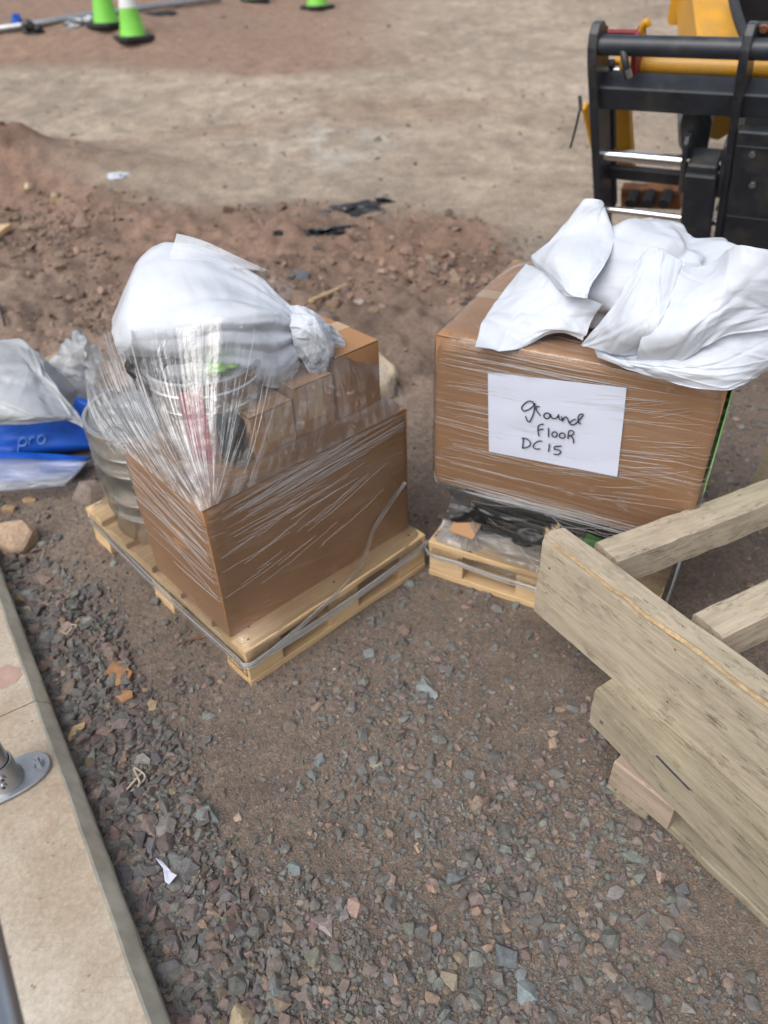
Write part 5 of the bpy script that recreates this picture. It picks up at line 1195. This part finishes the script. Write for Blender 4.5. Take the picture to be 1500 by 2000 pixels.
for py in (300, 360): p = tw(*tp(1470, py, -.056), -.056); tube('bolt', [p, p - TNn * .008], .011, M['galv'], th_, 6)
# front wheel and mudguard of the machine, top right
wc = CP + ray(1570, 100) * 4.4; wz = float(terr(wc[0], wc[1])); wc[2] = wz + .56
n = 40; prof = [(.28, -.17), (.46, -.19), (.53, -.17), (.56, -.10), (.565, 0), (.56, .10), (.53, .17), (.46, .19), (.28, .17)]; V = []
for i in range(n):
    q_ = 6.283 * i / n; c_, s_ = math.cos(q_), math.sin(q_)
    for k, (rr_, x_) in enumerate(prof): rr2 = rr_ + (.022 if (i % 2 and 2 <= k <= 6) else 0); V.append(wc + TE * x_ + TM * rr2 * c_ + np.array([0, 0, rr2 * s_]))
keep(mesh('tyre', V, grid_faces(n, len(prof), True), M['rubber'], None, False), th_)
tube('wheel_rim', [wc - TE * .10, wc + TE * .10], .285, M['yellow'], th_, 32)
beam_box('chassis', wc + TE * .5 + np.array([0, .1, .05]), wc + TE * .5 + TM * 2.4 + np.array([0, 0, .05]), .7, .5, M['black'])

# ------------------------------------------------------------------ traffic cones
def cone(px, py, label, rot, seed):
    p = gp(px, py); z = float(terr(p[0], p[1])); root = empty('traffic_cone', (p[0], p[1], z), (0, 0, rot)); tag(root, label, 'traffic cone', 'green traffic cones along the track')
    c = (p[0], p[1], z)
    a = .205; poly = []
    for (sx, sy) in ((1, 1), (-1, 1), (-1, -1), (1, -1)):
        for (dx, dy) in (((1, .62), (.62, 1)) if sx * sy > 0 else ((.62, 1), (1, .62))): poly.append((sx * a * dx, sy * a * dy))
    cr_, sr_ = math.cos(rot), math.sin(rot)
    prism('base', poly, c, (cr_, sr_, 0), (-sr_, cr_, 0), (0, 0, 1), -.005, .038, M['rubber'], root, .006)
    lathe('body', [(.150, .036), (.143, .06), (.131, .12), (.098, .298), (.098, .30), (.048, .56), (.046, .562), (.034, .72), (.028, .745), (.0, .75)], c, M['green'], root, 32)
    lathe('sleeve', [(.1005, .300), (.0485, .57)], c, M['conewhite'], root, 32)
    return root
cone(262, 76, 'green and white traffic cone, nearest of the four by the track', .5, 1)
cone(210, 50, 'green and white traffic cone leaning close behind the nearest cone', .9, 2)
cone(497, 2, 'green traffic cone at the top edge, third from the left', .2, 3)
cone(620, 16, 'green traffic cone farthest right along the track', .7, 4)

# ------------------------------------------------------------------ bag of blue packs at the left edge
cb = at(35, 905, .0); 
bagc = np.array([cb[0] - .02, cb[1] + .07, .0]); bag = empty('plastic_bag', (bagc[0], bagc[1], 0)); tag(bag, 'large translucent plastic bag slumped at the left edge over blue packs', 'bag')
n = (110, 60); thg = np.linspace(0, 2 * math.pi, n[0], endpoint=False)[:, None]; f = np.linspace(0, 1, n[1])[None]
rx = np.interp(f[0], [0, .12, .35, .6, .8, .93, 1], [.28, .28, .25, .20, .14, .08, .01])[None]; hz = np.interp(f[0], [0, .12, .5, .8, 1], [.005, .05, .17, .28, .33])[None]
offx = np.interp(f[0], [0, .4, 1], [0, -.02, -.10])[None]
cr1 = crumple(thg / 6.283 + 0 * f, f + 0 * thg, 26, .020, 91, .1, .3) + crumple(thg / 6.283 + 0 * f, f + 0 * thg, 60, .008, 92, .03, .1)
rad_ = rx + cr1 * sm(1, .85, f); P = np.stack([bagc[0] + offx + rad_ * np.cos(thg) * 1.0, bagc[1] + .16 + rad_ * .75 * np.sin(thg), hz + .5 * cr1 * sm(0, .2, f) + 0 * thg], 2)
P[..., 2] = np.maximum(P[..., 2], .004); keep(mesh('bag_skin', P.reshape(-1, 3), grid_faces(n[0], n[1], True), M['clear'], None, True), bag)
inn = blob('bag_filling', (bagc[0] - .05, bagc[1] + .17, .15), (.20, .15, .15), M['sack'], 93, bag, 40, .02, (60, 40), .01)
drape = sheet_sack('bag_drape', [
    [(-80, 640, .42), (-20, 642, .42), (35, 650, .40), (70, 682, .365), (88, 708, .335)],
    [(-80, 700, .36), (-20, 700, .375), (45, 700, .37), (85, 725, .335), (112, 745, .305)],
    [(-80, 760, .30), (-10, 760, .315), (60, 760, .31), (110, 770, .285), (142, 785, .26)],
    [(-80, 810, .235), (0, 812, .25), (75, 812, .25), (130, 815, .232), (165, 822, .212)],
    [(-80, 840, .19), (0, 835, .20), (75, 830, .208), (130, 832, .20), (160, 838, .19)]], '', 191, .009, parent=bag, mt='clear', big=1.3)
def pillow(name, A, B, C_, D, h, mt, seed, parent=None, n=(40, 26), amp=.003):
    A, B, C_, D = (np.asarray(v, float) for v in (A, B, C_, D)); S, T = np.meshgrid(np.linspace(0, 1, n[0]), np.linspace(0, 1, n[1]), indexing='ij')
    s_, t_ = S[..., None], T[..., None]; P = (A * (1 - s_) + B * s_) * (1 - t_) + (D * (1 - s_) + C_ * s_) * t_; nn_ = np.cross(B - A, D - A); nn_ /= np.linalg.norm(nn_)
    if nn_[2] < 0: nn_ = -nn_
    b_ = (np.clip(S * (1 - S) * 4, 0, 1) * np.clip(T * (1 - T) * 4, 0, 1)) ** .42 * h; c_ = crumple(S, T, 30, amp, seed) * np.minimum(1, b_ / h * 1.2)
    top = P + nn_ * (b_ * .5 + c_)[..., None]; bot = P - nn_ * (b_ * .5 + c_ * .3)[..., None]; V = np.concatenate([top.reshape(-1, 3), bot.reshape(-1, 3)]); F = grid_faces(*n); k = n[0] * n[1]
    o = mesh(name, V, F + [tuple(k + i for i in f_[::-1]) for f_ in F], mt, None, True); bm = bmesh.new(); bm.from_mesh(o.data); bmesh.ops.remove_doubles(bm, verts=bm.verts, dist=.0004); bmesh.ops.recalc_face_normals(bm, faces=bm.faces); bm.to_mesh(o.data); bm.free()
    if parent is not None: keep(o, parent)
    return o, top
pk1, top1 = pillow('blue_pack', at(-60, 905, .045), at(196, 875, .045), at(190, 800, .13), at(-40, 835, .13), .12, M['blue'], 95, amp=.006)
tag(pk1, 'blue printed plastic pack under the clear bag, beside the steel drum', 'pack')
pk2, top2 = pillow('blue_pack', at(-80, 950, .035), at(150, 930, .03), at(178, 893, .06), at(-80, 885, .07), .085, M['blue'], 96, amp=.006)
tag(pk2, 'dark blue flattened pack lying lowest at the left edge', 'pack')
pk3, top3 = pillow('blue_pack', at(120, 830, .10), at(190, 840, .09), at(186, 790, .20), at(150, 775, .22), .05, M['blue'], 97); tag(pk3, 'small upright blue pack end between the clear bag and the drum', 'pack')
bvp = BVHTree.FromPolygons([Vector(v) for v in top1.reshape(-1, 3)], grid_faces(top1.shape[0], top1.shape[1]))
class PackFn:
    def __init__(s_): s_.n = np.array([0, -.72, .69])
    def __call__(s_, a, b):
        d = ray(a, b); h = bvp.ray_cast(Vector(CP), Vector(d)); return np.array(h[0]) if h[0] is not None else at(a, b, .1)
pf = PackFn()
ribbon_strokes('lettering', [[(38, 858), (37, 872), (36, 884)], [(38, 862), (46, 855), (53, 861), (49, 870), (39, 871)], [(58, 870), (58, 860), (58, 855)], [(58, 861), (63, 854), (69, 855)],
    [(86, 850), (78, 852), (74, 860), (79, 867), (87, 864), (89, 856), (85, 850)]], pf, .006, M['white'], pk1, .004)
cv2, _ = pillow('bag_flap', at(-90, 968, .05), at(130, 950, .05), at(176, 900, .09), at(-90, 895, .115), .03, M['thin'], 99, bag, amp=.008)

# ------------------------------------------------------------------ far pipe, scraps, offcuts
pts = [gp(x, y) + np.array([0, 0, .05]) for x, y in ((-60, 74), (60, 58), (160, 42), (300, 22), (430, 4))]
pp2 = tube('long_pipe', catmull(pts, 30), .035, M['galv'], None, 12); tag(pp2, 'thin grey pipe lying along the foot of the red bank', 'pipe')
def scrap(px, py, wpx, hpx, mt, label, cat, seed, name, zr=.4, amp=.25):
    p = gp(px, py); dep = (p - CP) @ fwd; rx_ = wpx * dep / FPX / 2; ry_ = max(hpx * dep / FPX / 2, rx_ * .3); o = blob(name, (p[0], p[1], float(terr(p[0], p[1])) + ry_ * zr * .5), (rx_, ry_, ry_ * zr + .004), mt, seed, None, 24, min(rx_, ry_) * amp, (30, 16), None, 1, False); return tag(o, label, cat)
scrap(62, 64, 42, 30, M['blackbag'], 'black plastic heap by the pipe near the top left', 'scrap', 101, 'plastic_scrap', .8)
scrap(160, 50, 56, 20, M['galv'], 'grey flat sheet scrap left of the cones', 'scrap', 102, 'metal_scrap', .6)
scrap(310, 32, 50, 12, M['blackbag'], 'dark plastic strip behind the nearest cone', 'scrap', 103, 'plastic_scrap', .5)
scrap(35, 45, 20, 26, M['blue'], 'small blue plastic scrap at the top left', 'scrap', 104, 'plastic_scrap', .8)
scrap(690, 412, 70, 26, M['blackbag'], 'torn black plastic sheet poking out of the red rubble', 'scrap', 105, 'plastic_scrap', .5, .35)
scrap(630, 452, 70, 14, M['blackbag'], 'thin black plastic strip trailing in the rubble', 'scrap', 106, 'plastic_scrap', .3, .4)
scrap(748, 396, 40, 14, M['blackbag'], 'small dark plastic shred at the rubble crest', 'scrap', 107, 'plastic_scrap', .4, .4)
scrap(228, 343, 34, 14, M['sack'], 'small white litter on the dark mound', 'litter', 108, 'litter', .3, .3)
scrap(545, 458, 26, 14, M['blackbag'], 'small black lump above the left load', 'scrap', 109, 'plastic_scrap', .5, .3)
def stick(px0, py0, px1, py1, r, mt, label, cat, name, lift=.01, flat=None, seed=1):
    a, b = gp(px0, py0), gp(px1, py1); a[2] = terr(a[0], a[1]) + lift; b[2] = terr(b[0], b[1]) + lift
    if flat: me = board_mesh(np.linalg.norm(b - a), flat[0], flat[1], 4, .001, .001, seed); o = place(me, name, mt, a, b - a)
    else: o = tube(name, catmull([a, a * .6 + b * .4 + np.array([.0, .004, r]), b], 10), r, mt, None, 8)
    return tag(o, label, cat)
stick(-30, 485, 16, 452, 0, M['pine'], 'pine offcut at the left edge on the rubble', 'wood offcut', 'wood_offcut', .03, (.06, .03))
stick(608, 598, 678, 566, 0, M['torn'], 'thin orange wooden lath on the red rubble behind the sack', 'lath', 'wood_lath', .025, (.025, .012))
stick(0, 600, 14, 648, .006, M['black'], 'thin dark rod standing at the left edge behind the clear bag', 'rod', 'steel_rod', .03)
stick(345, 1262, 402, 1246, .0022, M['rust'], 'thin rusty twig beside the left pallet', 'twig', 'twig', .004)
stick(76, 1108, 93, 1060, .0015, M['rag'], 'pale straw stalk between slab and left pallet', 'straw', 'straw', .004)
def flake(px, py, pts, mt, label, cat, name, th_=.004, z=.004, curl=.15):
    p = gp(px, py); dep = (p - CP) @ fwd; k = dep / FPX; V = []; n_ = len(pts); r = np.random.default_rng(int(px + py))
    tops = [(p[0] + (x - px) * k, p[1] - (y - py) * k * 1.35, terr(p[0], p[1]) + z + curl * abs(x - px) * k + .002 * r.random()) for x, y in pts]
    V = tops + [(x, y, zz_ - th_) for x, y, zz_ in tops] + [(p[0], p[1], terr(p[0], p[1]) + z + .004)]; F = [(i, (i + 1) % n_, 2 * n_) for i in range(n_)] + [tuple(range(2 * n_ - 1, n_ - 1, -1))] + [(i, n_ + i, n_ + (i + 1) % n_, (i + 1) % n_) for i in range(n_)]
    o = mesh(name, V, F, mt); return tag(o, label, cat)
flake(237, 1318, [(210, 1318), (216, 1300), (232, 1296), (240, 1292), (252, 1300), (250, 1312), (262, 1320), (260, 1334), (238, 1344), (228, 1330)], M['chip'], 'orange brown broken flake on the gravel by the slab', 'flake', 'brown_flake', .006, .009)
flake(244, 1364, [(226, 1364), (236, 1354), (258, 1356), (263, 1368), (246, 1377)], M['chip'], 'smaller tan flake just below the orange brown flake', 'flake', 'brown_flake', .006, .010)
flake(155, 1438, [(144, 1428), (164, 1422), (166, 1432), (152, 1440), (147, 1455), (142, 1450)], M['torn'], 'small folded yellow card scrap against the slab edge', 'scrap', 'card_scrap', .0015, .012, .5)
flake(332, 1712, [(305, 1696), (318, 1699), (338, 1712), (354, 1722), (340, 1732), (330, 1726), (322, 1708)], M['paper'], 'torn white paper scrap with green print on the gravel', 'paper scrap', 'paper_scrap', .0008, .016, .6)
ps = flake(382, 800, [(376, 796), (388, 797), (386, 804)], M['rag'], 'x', 'x', 'tmp'); bpy.data.objects.remove(ps)
def fibre(px, py, seed, label, spread=22, n=14):
    p = gp(px, py); dep = (p - CP) @ fwd; k = dep / FPX; r = np.random.default_rng(seed); pts = [p + np.array([(r.random() - .5) * spread * k * 2, (r.random() - .5) * spread * k * 2.4, .008 + .012 * r.random()]) for _ in range(7)]
    o = tube('frayed_string', catmull(pts, 60), .0022, M['rag'], None, 6); return tag(o, label, 'string')
fibre(262, 1532, 5, 'pale frayed string loop on the gravel beside the slab')
fibre(140, 1238, 8, 'pale crumpled string near the top of the slab edge', 14)

# ------------------------------------------------------------------ stones that stand out
G = np.array
ST = [
 (35, 1043, 92, 74, (.40, .29, .205), 'large rough tan rock beside the slab and pallet', dict(detail=3, npts=22, rounded=.6, flat=.75)),
 (185, 950, 80, 62, (.22, .175, .15), 'grey brown lump of stone between clear bag and pallet', dict(detail=3, npts=20, rounded=.6, flat=.7)),
 (742, 710, 70, 110, (.42, .35, .265), 'pale tan boulder behind the left load', dict(detail=3, npts=18, rounded=.5, flat=.8)),
 (140, 700, 90, 60, (.36, .26, .18), 'sandy boulder behind the clear bag', dict(detail=3, npts=18, rounded=.6, flat=.6)),
 (828, 1335, 38, 38, (.23, .26, .265), 'squarish blue grey stone alone in front of the two pallets', {}),
 (848, 1354, 22, 20, (.23, .255, .255), 'small blue grey stone touching the squarish one', {}),
 (720, 1272, 30, 26, (.19, .205, .20), 'grey stone between pallet corner and squarish stone', {}),
 (908, 1183, 20, 14, (.30, .2, .155), 'reddish pebble in front of the right pallet', {}),
 (655, 1307, 11, 10, (.62, .56, .42), 'tiny cream pebble on bare soil near the left pallet corner', dict(rounded=.8)),
 (283, 1350, 18, 24, (.34, .25, .15), 'smooth tan pebble near the orange brown flake, upper of two', dict(rounded=.9, npts=24)),
 (297, 1372, 22, 26, (.36, .27, .17), 'smooth tan pebble near the orange brown flake, lower of two', dict(rounded=.9, npts=24)),
 (355, 1676, 74, 54, (.15, .165, .165), 'large dark slate stone below the frayed string', dict(flat=.45)),
 (242, 1700, 46, 72, (.135, .125, .135), 'tall dark purple stone against the slab', {}),
 (282, 1756, 56, 60, (.125, .105, .11), 'dark maroon block of stone against the slab', {}),
 (226, 1628, 50, 62, (.20, .14, .13), 'maroon angular stone against the slab', {}),
 (286, 1610, 50, 44, (.21, .165, .15), 'brownish flat stone right of the maroon stone', {}),
 (198, 1426, 40, 36, (.22, .15, .13), 'reddish wedge stone near the folded card scrap', {}),
 (233, 1412, 40, 36, (.24, .19, .185), 'pinkish grey stone right of the reddish wedge', {}),
 (100, 1212, 42, 30, (.13, .115, .12), 'dark stone by the slab under the tan pebble', {}),
 (132, 1222, 30, 32, (.30, .225, .19), 'pinkish flat stone near the crumpled string', {}),
 (38, 1165, 40, 30, (.26, .20, .14), 'brown stone at the slab edge, upper left', {}),
 (60, 1192, 52, 22, (.25, .225, .18), 'flat grey beige stone lying on the slab edge', {}),
 (96, 1180, 20, 15, (.38, .26, .16), 'rounded orange tan pebble near the slab', dict(rounded=.9, npts=22)),
 (20, 990, 32, 24, (.32, .22, .13), 'rounded orange brown pebble by the clear bag', dict(rounded=.9, npts=24)),
 (58, 975, 28, 20, (.36, .24, .14), 'rounded tan pebble beside the clear bag', dict(rounded=.9, npts=24)),
 (405, 1588, 60, 30, (.17, .19, .19), 'long grey slate in the middle gravel, left', dict(flat=.4)),
 (465, 1592, 20, 18, (.40, .29, .22), 'small pale pink pebble beside the long slate', dict(rounded=.8)),
 (640, 1800, 50, 50, (.33, .27, .27), 'pale pink angular stone with flat face, lower middle', dict(flat=.35)),
 (693, 1766, 38, 38, (.34, .24, .205), 'pinkish angular stone right of the flat pale one', {}),
 (674, 1777, 22, 30, (.2, .18, .185), 'dark stone between the two pinkish stones', {}),
 (886, 1706, 48, 28, (.16, .17, .175), 'dark stone with a rusty underside in the gravel centre', {}),
 (842, 1722, 22, 32, (.33, .22, .17), 'upright tan red stone left of the dark rusty one', {}),
 (818, 1652, 20, 18, (.44, .30, .205), 'square tan pebble in the gravel centre', {}),
 (985, 1852, 48, 60, (.14, .155, .165), 'dark blue grey stone at lower right centre', {}),
 (1028, 1934, 52, 56, (.22, .255, .265), 'pale blue grey cobble at the bottom right', dict(rounded=.5)),
 (1018, 1898, 28, 24, (.20, .215, .225), 'blue grey stone on top of the pale cobble', {}),
 (880, 1905, 42, 40, (.26, .225, .17), 'olive brown stone at the bottom centre', {}),
 (612, 1858, 48, 40, (.20, .195, .155), 'olive grey angular stone, lower left centre', {}),
 (540, 1920, 44, 40, (.18, .20, .205), 'slate grey stone near the bottom edge', {}),
 (465, 1985, 78, 54, (.40, .325, .22), 'large sandy stone cut by the bottom edge', dict(detail=2, npts=18)),
 (390, 1820, 40, 34, (.17, .185, .19), 'grey stone below the torn paper scrap', {}),
 (1078, 1446, 30, 24, (.36, .27, .2), 'tan stone left of the timber stack', {}),
 (1082, 1430, 26, 18, (.33, .25, .19), 'flat tan stone leaning on the other tan stone', {}),
 (1290, 1702, 24, 34, (.36, .27, .235), 'upright pale pink stone near the old pallet', {}),
 (1330, 1732, 36, 30, (.13, .125, .135), 'dark purple stone near the old pallet', {}),
 (1240, 1671, 52, 24, (.19, .215, .195), 'long greenish slate near the old pallet', dict(flat=.4)),
 (735, 1490, 34, 16, (.30, .285, .21), 'pale olive leaf shaped stone in the middle', dict(flat=.35)),
 (622, 1477, 32, 30, (.19, .215, .22), 'blue grey stone in the upper gravel', {}),
 (598, 535, 44, 30, (.10, .11, .125), 'dark blue grey lump on the rubble behind the sack', {}),
 (56, 360, 18, 24, (.52, .42, .28), 'cream stone on the left mound', dict(rounded=.6)),
 (105, 382, 26, 36, (.46, .35, .21), 'yellowish stone stuck in the dark mound', dict(rounded=.6)),
 (700, 590, 24, 16, (.33, .28, .24), 'pale stone on the rubble right of the orange lath', {}),
 (1470, 720, 60, 24, (.32, .29, .25), 'flat pale stone on the ground at the right edge', dict(flat=.4)),
 (575, 1690, 34, 28, (.18, .205, .205), 'grey oval stone left of the pinkish ones', {}),
 (355, 1895, 40, 34, (.35, .27, .2), 'tan rounded stone near the slab at the bottom', dict(rounded=.7, npts=20)),
 (300, 1905, 44, 50, (.2, .15, .14), 'maroon stone wedged by the slab at the bottom', {}),
 (298, 1840, 30, 40, (.36, .28, .2), 'upright sandy stone by the slab', {}),
 (262, 1800, 24, 44, (.15, .17, .17), 'narrow grey stone leaning on the slab', {}),
]
for (px, py, w_, h_, c_, lab, kw) in ST: stone(px, py, w_, h_, c_, lab, None, 'rock' if w_ > 65 else 'stone', 'rock' if w_ > 65 else 'stone', **kw)
print('OBJS', len(bpy.data.objects), 'TRIS', sum(len(o.data.polygons) for o in bpy.data.objects if o.type == 'MESH'))
